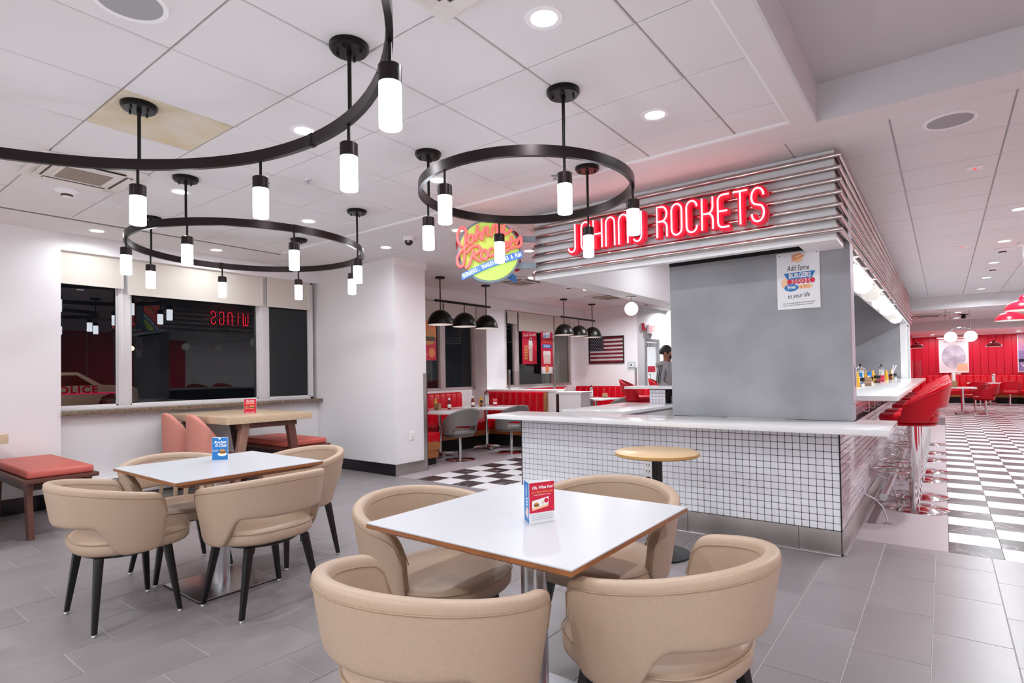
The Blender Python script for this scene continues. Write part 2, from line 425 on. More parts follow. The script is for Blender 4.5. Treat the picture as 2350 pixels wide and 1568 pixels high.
# ------------------------------------------------------------------ walls
ZC, ZC2 = 2.9, 2.885
WX = -7.5
struct(MB().box(-7.62, -7.4, -4.0, 1.86, 0, 3.2), 'wall_left', M_wall)
struct(MB().box(-7.62, WX, 1.86, 5.0, 0, 0.955).box(-7.62, -7.42, 1.86, 5.0, 2.72, 3.2), 'wall_left', M_wall)
struct(MB().box(-7.62, -5.75, 5.0, 5.56, 0, 3.2), 'wall_end', M_wall)
struct(MB().box(-5.78, -5.735, 4.985, 5.575, 2.80, 2.9), 'trim_1', M_white)
struct(MB().box(-7.4, -5.75, 4.985, 5.0, 0, 0.15), 'baseboard_end', M_bbase, bevel=0.003)
struct(MB().box(-5.75, -5.735, 4.983, 5.5, 0, 0.152), 'baseboard_end', M_steel, bevel=0.002)
struct(MB().box(-5.76, -5.745, 5.5, 5.572, 0, 1.35).box(-5.8, -5.745, 5.56, 5.572, 0, 1.35), 'trim_2', M_steel, bevel=0.002)
struct(MB().box(-7.4, -7.385, -4.0, 1.86, 0, 0.16), 'baseboard_left', M_bbase, bevel=0.003)
struct(MB().box(-7.7, 2.75, -4.15, -4.0, 0, 3.2), 'wall_back', M_wall)
struct(MB().box(2.6, 2.72, -4.0, 27.0, 0, 3.4), 'wall_right', M_wall)
struct(MB().box(-8.5, -5.75, 12.45, 12.6, 0, 3.0), 'wall_flag', M_wall)
struct(MB().box(-5.83, -5.75, 12.6, 12.85, 0, 3.0).box(-5.83, -5.75, 12.85, 13.75, 2.13, 3.0).box(-5.83, -5.75, 13.75, 16.0, 0, 3.0), 'wall_door', M_wall)
struct(MB().box(-8.5, -3.3, 16.0, 16.1, 0, 3.0), 'wall_kitchen_back', M_wall)
struct(MB().box(-8.5, -8.4, 12.6, 16.0, 0, 3.0), 'wall_lobby', M_wall)
# diner window wall
struct(MB().box(-7.62, WX, 5.56, 12.45, 0, 1.02).box(-7.62, WX, 8.62, 9.63, 1.02, 3.0).box(-7.62, WX, 12.3, 12.45, 1.02, 3.0).box(-7.62, WX, 5.56, 12.45, 2.70, 3.0), 'wall_diner', M_wall)
struct(MB().box(WX, -7.2, 8.62, 9.2, 0, 2.70), 'pillar', M_wall)
struct(MB().box(WX, -7.2, 5.56, 12.45, 2.70, 2.885), 'soffit_beam', M_wall)

def window(n, ya, yb, za, zb, mull, fm, tops, fx=-7.55):
    """three-light window in the x = -7.5 wall: frame, one pane per light, roller blind per light"""
    f = MB().box(fx-.03, fx+.05, ya, yb, za, za+.035).box(fx-.03, fx+.05, ya, yb, zb-.04, zb).box(fx-.03, fx+.05, ya, ya+.03, za, zb).box(fx-.03, fx+.05, yb-.05, yb, za, zb)
    for a, b in mull: f.box(fx-.03, fx+.05, a, b, za+.035, zb-.04)
    o = f.build('window_%d' % n, fm, bevel=0.004); o['kind'] = 'structure'
    e = [ya+.03]+[v for ab in mull for v in ab]+[yb-.05]
    for k in range(0, len(e), 2):
        MB().box(fx+.006, fx+.01, e[k]-.004, e[k+1]+.004, za+.03, zb-.03).build('pane', M_glass, o)
        s = MB()
        s.box(fx+.01, fx+.03, e[k], e[k]+.018, za+.035, zb-.04).box(fx+.01, fx+.03, e[k+1]-.018, e[k+1], za+.035, zb-.04).box(fx+.01, fx+.03, e[k], e[k+1], za+.035, za+.055)
        s.build('sash', fm, o, bevel=0.002)
    return o
w1 = window(1, 1.80, 4.93, 1.0, 2.74, [(2.417, 2.539), (4.086, 4.232)], M_frame, None)
MB().box(-7.565, -7.36, 1.86, 4.995, 0.955, 1.0).build('sill', M_granite, w1, bevel=0.004)
w2 = window(2, 5.57, 8.62, 1.02, 2.70, [(5.9, 6.02), (7.62, 7.76)], M_framep, None)
w3 = window(3, 9.63, 12.3, 1.02, 2.70, [(9.95, 10.10), (11.42, 11.56)], M_framep, None)
def blind(ya, yb, zt, zbm, label, group, x=-7.462):
    t = thing('roller_blind', label, 'blind', (x, (ya+yb)/2, zt), 0, group); h = (yb-ya)/2
    MB().box(-.0015, .0015, -h, h, zbm-zt, 0).build('blind_cloth', M_blind, t)
    MB().lathe([(.018, -h), (.018, h)], 14).xf(Matrix.Rotation(pi/2, 4, 'X')).xf(Matrix.Translation((-.015, 0, -.02))).build('roller_tube', M_blind, t, smooth=True)
    MB().box(-.006, .006, -h, h, zbm-zt-.008, zbm-zt+.012).build('hem_bar', M_blind, t, bevel=.002)
    MB().tube([(0, h-.02, -.02), (0.004, h-.02, zbm-zt-.9)], .0022, 6).build('pull_cord', M_white, t)
G = 'roller blinds over the dining room window'
blind(1.865, 2.46, 2.72, 2.375, 'beige roller blind over the narrow pane nearest the red-topped bench', G)
blind(2.50, 4.13, 2.72, 2.315, 'widest beige roller blind, over the middle dining room window pane', G)
blind(4.19, 4.86, 2.72, 2.32, 'beige roller blind over the window pane beside the plain white wall', G)
G = 'roller blinds over the diner windows'
blind(5.95, 7.66, 2.69, 2.30, 'beige roller blind above the burger poster', G, -7.46)
blind(7.70, 8.58, 2.69, 2.40, 'beige roller blind above the dark pane behind the three black dome lamps', G, -7.46)
blind(9.64, 10.0, 2.69, 2.42, 'narrow beige roller blind just past the white pillar', G, -7.46)
blind(10.05, 11.46, 2.69, 2.27, 'beige roller blind above the two milkshake posters', G, -7.46)
blind(11.5, 12.28, 2.69, 2.33, 'beige roller blind in the corner next to the flag wall', G, -7.46)

# ------------------------------------------------------------------ ceilings
cg = MB().box(-6.66, -0.735, -4.0, 3.927, ZC+.012, ZC+.05).build('ceiling', M_tbar); cg['kind'] = 'structure'
GX, GY, GS = -1.07, 1.152, 0.6075
tile_full = meshof(MB().box(-.299, .299, -.299, .299, 0, .02), 'ceiling_tile', M_ceil, bevel=.004, seg=1)
def ctile(xa, xb, ya, yb, par, z, m=None, me=None, gap=.0045):
    if xb-xa < .03 or yb-ya < .03: return None
    if not any(in_view(x, y, z, 420) for x in (xa, (xa+xb)/2, xb) for y in (ya, (ya+yb)/2, yb)): return None
    if m is None and abs(xb-xa-GS) < .002 and abs(yb-ya-GS) < .002: mm = tile_full
    else: mm = meshof(MB().box(-(xb-xa)/2+gap, (xb-xa)/2-gap, -(yb-ya)/2+gap, (yb-ya)/2-gap, 0, .02), 'ceiling_tile', m or M_ceil, bevel=.004, seg=1)
    return inst(mm, 'ceiling_tile', ((xa+xb)/2, (ya+yb)/2, z), par)
for i in range(-11, 2):
    for j in range(-4, 6):
        xa, ya = GX+GS*i, GY+GS*j
        x0, x1, y0, y1 = max(xa, -6.66), min(xa+GS, -0.735), ya, min(ya+GS, 3.927)
        stained = (i == -5 and j == 0)
        t = ctile(x0, x1, y0, y1, cg, ZC, M_stain if stained else None)
        if t and stained: t['label'] = 'water-stained tan ceiling tile'
# one plain soffit behind the tiles nobody sees
MB().box(-6.66, -0.735, -4.0, -0.1, ZC, ZC+.012).build('ceiling_panel', M_ceil, cg)
cb2 = MB()
cb2.box(-7.4, -6.66, -4.0, 5.0, ZC, ZC+.1)                       # gypsum band along the window wall
cb2.box(-6.66, -0.607, 3.927, 4.25, ZC2, ZC+.1)
cb2.box(-0.735, -0.607, -4.0, 3.927, ZC2, ZC+.1)
cb2.box(-0.607, 2.6, 4.005, 4.25, ZC2, ZC+.1)
struct(cb2, 'ceiling', M_gyp)
struct(MB().box(-6.60, -0.745, 3.90, 3.93, ZC2+.002, ZC+.004).box(-0.75, -0.735, -1.0, 3.93, ZC2+.004, ZC+.004), 'trim_3', M_white)
struct(MB().box(-0.607, 2.6, -4.0, 4.005, 3.118, 3.2), 'ceiling', M_coffer)
struct(MB().box(-0.60, 2.6, 3.99, 4.005, ZC2, 3.118).box(-0.607, -0.592, -4.0, 4.005, ZC2, 3.118), 'trim_4', M_cofferside)
cr = MB().box(-0.9, 2.6, 4.25, 15.75, ZC2+.012, ZC2+.05).build('ceiling', M_tbar); cr['kind'] = 'structure'
for i in range(-1, 5):
    for j in range(0, 20):
        xa = -0.235+.605*i; ya = 4.25+.605*j
        ctile(xa, min(xa+.605, 2.6), ya, min(ya+.605, 15.75), cr, ZC2)
cd = MB().box(-7.2, -0.84, 4.25, 16.0, ZC2+.012, ZC2+.05).build('ceiling', M_tbar); cd['kind'] = 'structure'
for i in range(0, 8):
    for j in range(0, 20):
        xa = -7.2+.61*i; ya = 4.25+.605*j
        if xa > -3.0 and ya > 4.3: continue
        ctile(xa, xa+.61, ya, min(ya+.605, 16.0), cd, ZC2)
MB().box(-2.33, -0.84, 4.25, 16.0, ZC2, ZC2+.012).build('ceiling_panel', M_gyp, cd)
struct(MB().box(-8.4, -5.83, 12.6, 16.0, 2.75, 2.8), 'ceiling', M_gyp)
# linear slot diffuser along the edge of the tiled field
t = thing('slot_diffuser', 'long thin black linear air slot in the ceiling along the window side', 'vent', (-6.70, 2.55, ZC))
MB().box(-.035, .035, -1.42, 1.42, -.004, .0).build('slot_frame', M_white, t)
for k in (-1, 1): MB().box(k*.014-.006, k*.014+.006, -1.40, 1.40, -.006, -.0035).build('slot', M_dark, t)
# far bulkhead and the red room's ceilings
struct(MB().box(-0.9, 2.6, 15.75, 15.95, 2.605, 3.0), 'ceiling_beam', M_gyp)
fc = MB().box(-1.2, 4.2, 15.95, 20.2, 2.62, 2.66).build('ceiling', M_tbar); fc['kind'] = 'structure'
for i in range(4):
    for j in range(3):
        inst(meshof(MB().box(-.6, .6, -.66, .66, 0, .015), 'ceiling_tile', M_ceil), 'ceiling_tile', (-.55+1.22*i, 16.62+1.36*j, 2.608), fc)
struct(MB().box(-1.2, 4.2, 20.2, 20.5, 2.36, 2.7), 'ceiling_beam', M_gyp)
struct(MB().box(-1.2, 4.2, 20.5, 27.0, 2.52, 2.6), 'ceiling', M_white)
struct(MB().box(-1.3, -0.95, 15.95, 27.0, 0, 3.0), 'wall_far_side', M_redwall)
wf = struct(MB().box(-1.3, 4.2, 27.05, 27.2, 0, 2.7), 'wall_far', M_redwall)
for k in range(24):                                             # vertical board panelling
    x = -1.0+.22*k
    if x > 3: break
    MB().box(x-.107, x+.107, 27.03, 27.052, 1.0, 2.47).build('panel', M_redwall, wf, bevel=.006, seg=1)
struct(MB().box(-1.0, 4.2, 26.98, 27.05, 2.47, 2.53), 'trim_5', M_white)
# panelled red wall on the far side of the aisle
wr = [o for o in C.objects if o.name == 'wall_right'][0]
for k in range(8):
    MB().box(2.588, 2.602, 2.6+.6*k, 3.18+.6*k, 0.2, 2.6).build('panel', M_redwall, wr, bevel=.005, seg=1)
# ------------------------------------------------------------------ tiled counter, worktop, bar
t = thing('tiled_counter', 'white mosaic-tiled counter front with black grout and steel kick', 'counter', (-1.99, 4.69, 0))
def loc(mb, p): return mb.xf(Matrix.Translation(-Vector(p)))
TP = (-1.99, 4.69, 0)
loc(MB().box(-3.380, -0.602, 4.588, 4.84, 0.0, 0.885), TP).build('core', M_mgrout, t)
P, PZ = 0.0509, 0.0506
mt = meshof(MB().box(-.0237, .0237, -.004, .004, -.0235, .0235), 'mosaic_tile', M_mosaic, bevel=.002, seg=1)
rest = MB(); ncol = int((3.384-.596)/P)
for i in range(ncol+1):
    for k in range(14):
        x = -0.5965-P*(i+.5); z = 0.177+PZ*(k+.5)
        xl = max(x-.0237, -3.381)
        if i < 21 and not (i == 0 and False): inst(mt, 'mosaic_tile', (x-TP[0], 4.584-TP[1], z), t)
        elif x+.0237-xl > .004: rest.box(xl-TP[0], x+.0237-TP[0], 4.58-TP[1], 4.588-TP[1], z-.0235, z+.0235)
rest.build('mosaic_field', M_mosaic, t)['kind'] = 'stuff'
for a, b in ((-3.384, -2.56), (-2.557, -1.70), (-1.697, -0.873), (-0.870, -0.601)):
    loc(MB().box(a, b, 4.572, 4.59, 0.012, 0.176), TP).build('kick_panel', M_steel, t, bevel=.002)
loc(MB().box(-3.384, -0.602, 4.56, 4.60, 0.0, 0.012), TP).build('kick_ledge', M_chrome, t, bevel=.003)
loc(MB().box(-0.601, -0.5925, 4.576, 4.584, 0.176, 0.885), TP).build('edge_trim', M_mgrout, t)
loc(MB().box(-3.387, -3.38, 4.576, 4.584, 0, 0.885), TP).build('edge_trim', M_mgrout, t)

o = MB().prism([(-3.60, 4.30), (-0.285, 4.33), (-0.285, 5.16), (-0.54, 5.16), (-0.54, 4.965), (-3.60, 4.86)], 0.885, 0.925).build('worktop', M_quartz, bevel=.004)
tag(o, 'long white quartz worktop on the mosaic-tiled counter', 'worktop')
struct(MB().box(-1.965, -0.552, 4.97, 5.155, 0.926, 2.89), 'wall_grey', M_grey)
gp = struct(MB().box(-0.552, -0.546, 4.972, 5.158, 1.06, 2.3), 'trim_6', M_purple)
MB().box(-.546, -.536, 5.075, 5.10, 1.19, 1.345).build('pull_handle', M_steel2, gp, bevel=.004)
struct(MB().box(-2.9, -0.71, 14.2, 14.4, 0, 2.88), 'wall_grey', M_grey)
struct(MB().box(-0.705, -0.595, 14.2, 14.4, 1.101, 2.24), 'pillar', M_white)
struct(MB().box(-1.965, -0.86, 4.964, 4.97, 2.272, 2.88), 'shade_gap_strip', M_dark)  # dark strip put in for the shade in the gap behind the fascia
struct(MB().box(-0.95, -0.6, 15.5, 15.95, 0, 2.24), 'pillar', M_white)

BP = (-0.8, 10.0, 0)
t = thing('tiled_bar', 'long glossy tiled bar front with steel kick beside the red stools', 'counter', BP)
loc(MB().box(-0.99, -0.600, 4.85, 14.15, 0, 0.884).box(-0.99, -0.600, 5.17, 14.15, 0.884, 1.06), BP).build('core', M_mgrout, t)
st = meshof(MB().box(-.004, .004, -.149, .149, -.0229, .0229), 'wall_tile', M_subway, bevel=.002, seg=1)
rest = MB()
for k in range(14):
    y = 4.588-(.15 if k % 2 else 0); z = .177+PZ*(k+.5)
    while y < 14.0:
        a = max(y, 4.588); b = y+.301
        if b-a > .05:
            if y < 7.6:
                if b-a > .29: inst(st, 'wall_tile', (-.596-BP[0], (a+b)/2-BP[1], z), t)
                else: inst(meshof(MB().box(-.004, .004, -(b-a)/2+.0015, (b-a)/2-.0015, -.0229, .0229), 'wall_tile', M_subway), 'wall_tile', (-.596-BP[0], (a+b)/2-BP[1], z), t)
            else: rest.box(-.6-BP[0], -.592-BP[0], a-BP[1]+.0015, b-BP[1]-.0015, z-.0229, z+.0229)
        y += .301
for k in range(3):
    z = .928+.044*(k+.5); y = 5.165-(.15 if k % 2 else 0)
    while y < 14.0:
        a = max(y, 5.165); b = y+.301
        if y < 8: inst(meshof(MB().box(-.004, .004, -(b-a)/2+.0015, (b-a)/2-.0015, -.0195, .0195), 'wall_tile', M_subway), 'wall_tile', (-.596-BP[0], (a+b)/2-BP[1], z), t)
        else: rest.box(-.6-BP[0], -.592-BP[0], a-BP[1]+.0015, b-BP[1]-.0015, z-.0195, z+.0195)
        y += .301
rest.build('tile_field', M_subway, t)['kind'] = 'stuff'
for j in range(6):
    a = 4.592+1.8*j
    loc(MB().box(-.600, -.586, a, min(a+1.796, 14.15), .012, .176), BP).build('kick_panel', M_steel, t, bevel=.002)
loc(MB().box(-.600, -.572, 4.61, 14.15, 0, .012), BP).build('kick_ledge', M_steel2, t, bevel=.003)
for y in (5.78, 6.28, 6.9, 7.5):                                   # bag hooks under the bar top
    loc(MB().tube([(-.59, y, 1.04), (-.53, y, 1.04), (-.52, y, 1.03), (-.52, y, .96), (-.53, y, .95), (-.555, y, .95), (-.56, y, .97)], .005, 8), BP).build('bag_hook', M_chrome, t, smooth=True)
o = MB().prism([(-1.03, 5.40), (-0.292, 5.42), (-0.292, 14.15), (-1.03, 14.15)], 1.06, 1.10).build('quartz_worktop', M_quartz, bevel=.004)
tag(o, 'narrow white quartz bar top carrying the condiments', 'worktop')
t = thing('foot_rail', 'long steel foot rail tube on brackets along the tiled bar', 'rail', (-.43, 5.7, 0))
MB().tube([(0, 0, .23), (0, 8.4, .23)], .027, 16).build('rail_tube', M_steel2, t, smooth=True)
for y in (.05, 1.15, 2.0, 2.9, 3.75, 4.7, 5.7, 6.9, 8.0):
    MB().tube([(-.145, y, .30), (-.13, y, .235), (-.06, y, .20), (0, y, .20)], .0055, 8).tube([(-.06, y, .20), (-.01, y, .14), (.015, y, .06), (.02, y, .012)], .0065, 8).build('bracket', M_steel2, t, smooth=True)
    MB().lathe([(.032, 0), (.032, .007), (.012, .012)], 16, (.02, y, 0)).build('foot', M_steel2, t, smooth=True)
    MB().tube([(0, y-.02, .23), (0, y+.02, .23)], .031, 16).build('collar', M_chrome, t, smooth=True)

# service counters further in
t = thing('service_counter', 'white-topped service counter behind the main worktop with side panels', 'counter', (-3.5, 7.14, 0))
MB().box(-.45, .45, -.91, .91, .81, .85).build('top', M_quartz, t, bevel=.004)
MB().box(.05, .38, -.80, -.76, 0, .81).build('front_panel', M_white, t); MB().box(.34, .38, -.76, .80, 0, .81).build('side_panel', M_white, t)
MB().box(-.30, -.26, -.76, .80, 0, .81).build('back_panel', M_walnutd, t)
t = thing('card_reader', 'small white terminal fixed under the front edge of the service counter', 'terminal', (-3.62, 6.29, .81))
MB().box(-.06, .06, -.02, .03, -.14, -.0005).build('body', M_white, t, bevel=.006); MB().box(-.045, .045, -.024, -.018, -.06, -.03).build('slot', M_blackp, t)
t = thing('back_bar', 'white-topped back bar with a mosaic-tiled end leg behind the service counter', 'counter', (-3.25, 8.3, 0))
MB().box(-.68, .8, -.30, .28, 1.06, 1.10).build('top', M_quartz, t, bevel=.004)
MB().box(-.31, -.05, -.2, .25, 0, 1.06).build('core', M_mgrout, t)
m = MB()
for i in range(5):
    for k in range(20): m.box(-.305+.05*i, -.259+.05*i, -.206, -.199, .03+.051*k, .077+.051*k)
m.build('mosaic_field', M_mosaic, t)['kind'] = 'stuff'
MB().box(-.04, .7, -.05, .25, 0, .95).build('cabinet', M_steel2, t)

# ------------------------------------------------------------------ fascia with polished rails and neon letters
t = thing('fascia', 'white ceiling-hung fascia band with seven polished rails over the counter', 'fascia', (-1.9, 4.7, 2.24))
TP = (-1.9, 4.7, 2.24)
ft = MB().prism([(-3.19, 4.585), (-0.585, 4.585), (-0.585, 4.66), (-3.19, 4.66)], 2.245, 2.884)
loc(ft, TP).build('front_panel', M_white, t)
loc(MB().box(-3.19, -2.92, 4.66, 13.0, 2.255, 2.884), TP).build('side_panel', M_white, t)
loc(MB().box(-0.84, -0.585, 4.66, 15.7, 2.245, 2.884), TP).build('side_panel', M_white, t)
loc(MB().prism([(-.60, 4.66), (-.60, 4.965), (-.73, 4.965), (-.78, 4.66)], 2.243, 2.30), TP).build('corner_block', M_white, t)
for k in range(7):
    z = 2.305+.0875*k
    pts = [(-3.225, 12.9, z), (-3.225, 4.66, z)]+[(-3.225+.09-.09*cos(radians(a)), 4.57+.09-.09*sin(radians(a))-.025, z) for a in (20, 45, 70, 90)]+[(-.5535, 4.545, z), (-.5535, 15.65, z)]
    loc(MB().tube(pts, .018, 14), TP).build('rail', M_rail, t, smooth=True, angle=30)
    loc(MB().box(-3.21, -.57, 4.565, 4.586, z-.008, z+.008).box(-.586, -.565, 4.58, 15.6, z-.008, z+.008).box(-3.215, -3.19, 4.62, 12.9, z-.008, z+.008), TP).build('rail_backing', M_black, t)

def glyph(ch):
    """single-stroke rounded capitals, height 1, width about .36"""
    W = .36
    if ch == 'J': return [[(-.06, .14)]+arc(.10, .16, .15, .16, 200, 360, 8)+[(.25, 1.0)]]
    if ch == 'O': return [arc(.18, .80, .18, .20, 0, 180, 8)+arc(.18, .20, .18, .20, 180, 360, 8)+[(.36, .80)]]
    if ch == 'H': return [[(0, 0), (0, 1)], [(W, 0), (W, 1)], [(0, .5), (W, .5)]]
    if ch == 'N': return [[(0, 0), (0, .80)]+arc(.18, .80, .18, .20, 180, 0, 8)+[(W, 0)]]
    if ch == 'Y': return [[(0, 1), (0, .62)]+arc(.18, .62, .18, .18, 180, 270, 5)+[(W, .44)], [(W, 1), (W, .22)]+arc(.20, .20, .16, .2, 0, -150, 6)]
    if ch == 'R': return [[(0, 0), (0, 1), (.16, 1)]+arc(.17, .76, .19, .24, 90, -90, 8)+[(0, .52)], [(.15, .52)]+arc(.17, .32, .19, .2, 90, 0, 5)+[(W, 0)]]
    if ch == 'C': return [arc(.18, .80, .18, .20, 0, 180, 8)+arc(.18, .20, .18, .20, 180, 360, 8)]
    if ch == 'K': return [[(0, 0), (0, 1)], [(W, 1), (W, .72)]+arc(.20, .70, .16, .2, 0, -90, 5)+[(0, .5)], [(.16, .5)]+arc(.18, .30, .18, .2, 90, 0, 5)+[(W, 0)]]
    if ch == 'E': return [[(W, 1), (.16, 1)]+arc(.16, .84, .16, .16, 90, 180, 4)+[(0, .16)]+arc(.16, .16, .16, .16, 180, 270, 4)+[(W, 0)], [(0, .5), (.30, .5)]]
    if ch == 'T': return [[(-.04, 1), (.40, 1)], [(.18, 1), (.18, 0)]]
    if ch == 'S': return [arc(.18, .77, .18, .23, 0, 180, 8)+arc(.18, .70, .18, .20, 180, 240, 3)+arc(.18, .30, .18, .20, 60, 0, 3)+arc(.18, .23, .18, .23, 0, -180, 8)]
    if ch == 'W': return [[(0, 1), (0, .18)]+arc(.11, .18, .11, .18, 180, 360, 6)+[(.22, .7)], [(.22, .18)]+arc(.33, .18, .11, .18, 180, 360, 6)+[(.44, 1)]]
    if ch == 'I': return [[(.18, 0), (.18, 1)]]
    if ch == 'G': return [arc(.18, .80, .18, .20, 0, 180, 8)+arc(.18, .20, .18, .20, 180, 360, 8)+[(W, .46), (.2, .46)]]
    return []
def neon_word(root, word, x0, step, h, M, tube_only=False, ws=.93):
    for n, ch in enumerate(word):
        if ch == ' ': continue
        g = [[(x0+n*step+p[0]*h*ws, p[1]*h) for p in l] for l in glyph(ch)]
        lt = strokes('letter', g, M_dark if tube_only else M_neonface, root, .012 if tube_only else .027, .004 if tube_only else .018, M @ Matrix.Translation((0, 0, .012 if tube_only else .045)))
        strokes('neon_tube', g, M_wneon if tube_only else M_neon, lt, .0065, 0, M @ Matrix.Translation((0, 0, .034 if tube_only else .094)))
Mf = Matrix(((1, 0, 0, 0), (0, 0, -1, 0), (0, 1, 0, 0), (0, 0, 0, 1)))
t = thing('neon_sign', 'red neon JOHNNY ROCKETS channel letters on the polished rails', 'sign', (-1.86, 4.515, 2.424))
neon_word(t, 'JOHNNY', -.828, .1235, .25, Mf)
neon_word(t, 'ROCKETS', 0.012, .1235, .25, Mf)
Ms = Matrix(((0, 0, -1, 0), (-1, 0, 0, 0), (0, 1, 0, 0), (0, 0, 0, 1)))
t = thing('neon_sign', 'red neon WINGS letters on the window side of the fascia, mirrored in the glass', 'sign', (-3.25, 5.79, 2.43))
neon_word(t, 'WINGS', -.4, .17, .26, Ms, True)

# ------------------------------------------------------------------ round hanging sign at the fascia corner
sg = thing('round_sign', 'round lime Johnny Rockets sign with coral script and blue banner', 'sign', (-3.46, 4.20, 2.50), radians(43))
# local frame: x to the viewer's right along the face, y away from the viewer, z up; R = disc radius
R = .29
def ring_lathe(prof): return MB().lathe(prof, 56).xf(Matrix.Rotation(pi/2, 4, 'X'))
ring_lathe([(R, -.055), (R+.012, -.05), (R+.012, .05), (R, .055)]).build('drum', M_rim, sg, smooth=True)
JS = [[(455,790),(400,700),(385,590),(430,490),(490,470),(525,530),(515,650),(500,800),(492,950),(470,1080),(425,1105),(385,1060),(378,960),(430,870),(500,800),(560,755)],
 [(600,590),(560,640),(555,700),(590,735),(632,690),(635,620),(605,585),(640,600),(680,600)], [(715,430),(695,560),(680,690)],[(685,640),(725,560),(760,560),(755,640),(790,660)],
 [(825,470),(800,570),(785,660)],[(800,580),(840,480),(875,470),(868,560),(890,605)], [(970,430),(950,520),(930,610)],[(945,530),(990,430),(1030,440),(1020,540),(1050,560)],
 [(1075,420),(1060,500),(1090,535),(1130,470),(1150,400),(1130,530),(1120,575),(1190,555),(1265,500)],
 [(640,840),(610,950),(560,1090),(500,1130)],[(530,890),(610,790),(700,765),(750,800),(725,870),(645,920),(690,980),(760,1015)],
 [(815,825),(765,880),(770,960),(830,985),(868,920),(850,850),(815,825)],[(955,800),(900,830),(880,890),(915,935),(975,900)],
 [(1015,690),(1000,800),(985,900)],[(1085,755),(1010,830),(1050,870),(1100,865)],[(1130,800),(1190,760),(1190,705),(1145,720),(1125,800),(1160,850),(1225,815)],
 [(1265,600),(1245,730),(1260,800),(1310,775)],[(1215,705),(1275,690),(1340,660)],[(1330,740),(1395,620),(1420,660),(1412,740),(1370,780),(1335,770)]]
def PX(p): return ((p[0]-900)/505*R*1.02, (835-p[1])/505*R*1.02)
LS = [smooth_line([PX(p) for p in l], 4) for l in JS]
def bq(s, v):            # banner centre line: s in 0..1, v offset across
    x = 452+s*(1425-452); y = 1262-370*s+34*sin(pi*s)*(-1)
    a = PX((x, y)); return (a[0]+.36*v*-1*0, a[1]+v)
for side in (1, -1):
    Mx = Matrix(((side, 0, 0, 0), (0, 0, -side, 0), (0, 1, 0, 0), (0, 0, 0, 1)))
    face = MB().lathe([(R-.008, -.004), (R-.008, .006)], 56).xf(Mx @ Matrix.Translation((0, 0, .055))); face.build('lit_face', M_lime, sg)
    lt = strokes('script_letters', LS, M_signtxt, sg, .0125, .012, Mx @ Matrix.Translation((0, 0, .094)))
    strokes('letter_returns', LS, M_signedge, lt, .0138, .002, Mx @ Matrix.Translation((0, 0, .075)))
    top = [bq(k/16, .033) for k in range(17)]; bot = [bq(k/16, -.033) for k in range(16, -1, -1)]
    ends = [(top[-1][0]+.012, (top[-1][1]+bot[0][1])/2+.008)]
    poly = top+ends+bot+[(top[0][0]-.006, (top[0][1]+bot[-1][1])/2)]
    bn = MB().prism(poly, .062, .078); bn.xf(Mx).build('banner', M_banner, sg, bevel=.004)
    bk = MB().prism(poly, .050, .062); bk.xf(Mx).build('banner_edge', M_bannerd, sg)
    words = 'BURGERS, SHAKES, FRIES & FUN'
    for n, ch in enumerate(words):
        if ch == ' ': continue
        s = (n+.75)/(len(words)+.5); a = bq(s-.02, 0); b = bq(s+.02, 0); c = bq(s, 0); an = atan2(b[1]-a[1], b[0]-a[0])
        o = text('banner_letter', ch, .052, M_btext, sg, (0, 0, 0), (0, 0, 0), .001, bold=.0012, sx=.62)
        o.matrix_local = Mx @ Matrix.Translation((c[0], c[1], .0792)) @ Matrix.Rotation(an, 4, 'Z') @ Matrix.Diagonal((.60, 1, 1, 1))
for z in (.13, -.13):
    MB().box(R-.02, .455, -.012, .012, z-.028, z+.028).build('bracket', M_rim, sg)
# ------------------------------------------------------------------ upholstered tub chairs
def shell(a, b, zarm, zback, ztop, dz, T=112, c1=48, c2=72, thick=.042, flare=.18, z0=.40, nz=6, n=45, rimr=1.0):
    """wrap-around back: returns mesh and rim line. local +y is the way the chair faces"""
    rows = []; rim = []
    for i in range(n):
        th = -T+2*T*i/(n-1); t = radians(th)
        zt = ztop-dz*(1-cos(t))/2
        e = max(0, (abs(th)-(T-14))/14); zt -= .10*(1-sqrt(max(0, 1-e*e)))
        u = min(1, max(0, (abs(th)-c1)/(c2-c1))); u = u*u*(3-2*u); zb = zback+(zarm-zback)*u
        e2 = max(0, (abs(th)-(T-10))/10); zb += .05*(1-sqrt(max(0, 1-e2*e2)))
        def P(z, off):
            s = 1-flare*.55+flare*(z-z0)/(ztop-z0)
            nx, ny = sin(t), -cos(t)
            return ((a*s-off)*nx, (b*s-off)*ny, z)
        h = thick/2; row = []
        row.append(P(zb+.006, h))
        row.append(P(zb, .008)); row.append(P(zb+.012, 0))
        for k in range(1, nz): row.append(P(zb+.012+(zt-.022-zb-.012)*k/nz, 0))
        row.append(P(zt-.016, 0)); row.append(P(zt-.003, .008)); row.append(P(zt, h)); row.append(P(zt-.003, thick-.008)); row.append(P(zt-.016, thick))
        for k in range(nz-1, 0, -1): row.append(P(zb+.012+(zt-.022-zb-.012)*k/nz, thick))
        row.append(P(zb+.012, thick)); row.append(P(zb, thick-.008))
        rows.append(row); rim.append((P(zt-.034, -.0004), P(zt-.034, thick+.0004)))
    mb = MB().grid(rows, close_u=True); m = len(rows[0])
    mb.f.append(tuple(range(m))); mb.f.append(tuple((n-1)*m+k for k in range(m-1, -1, -1)))
    return mb, rim
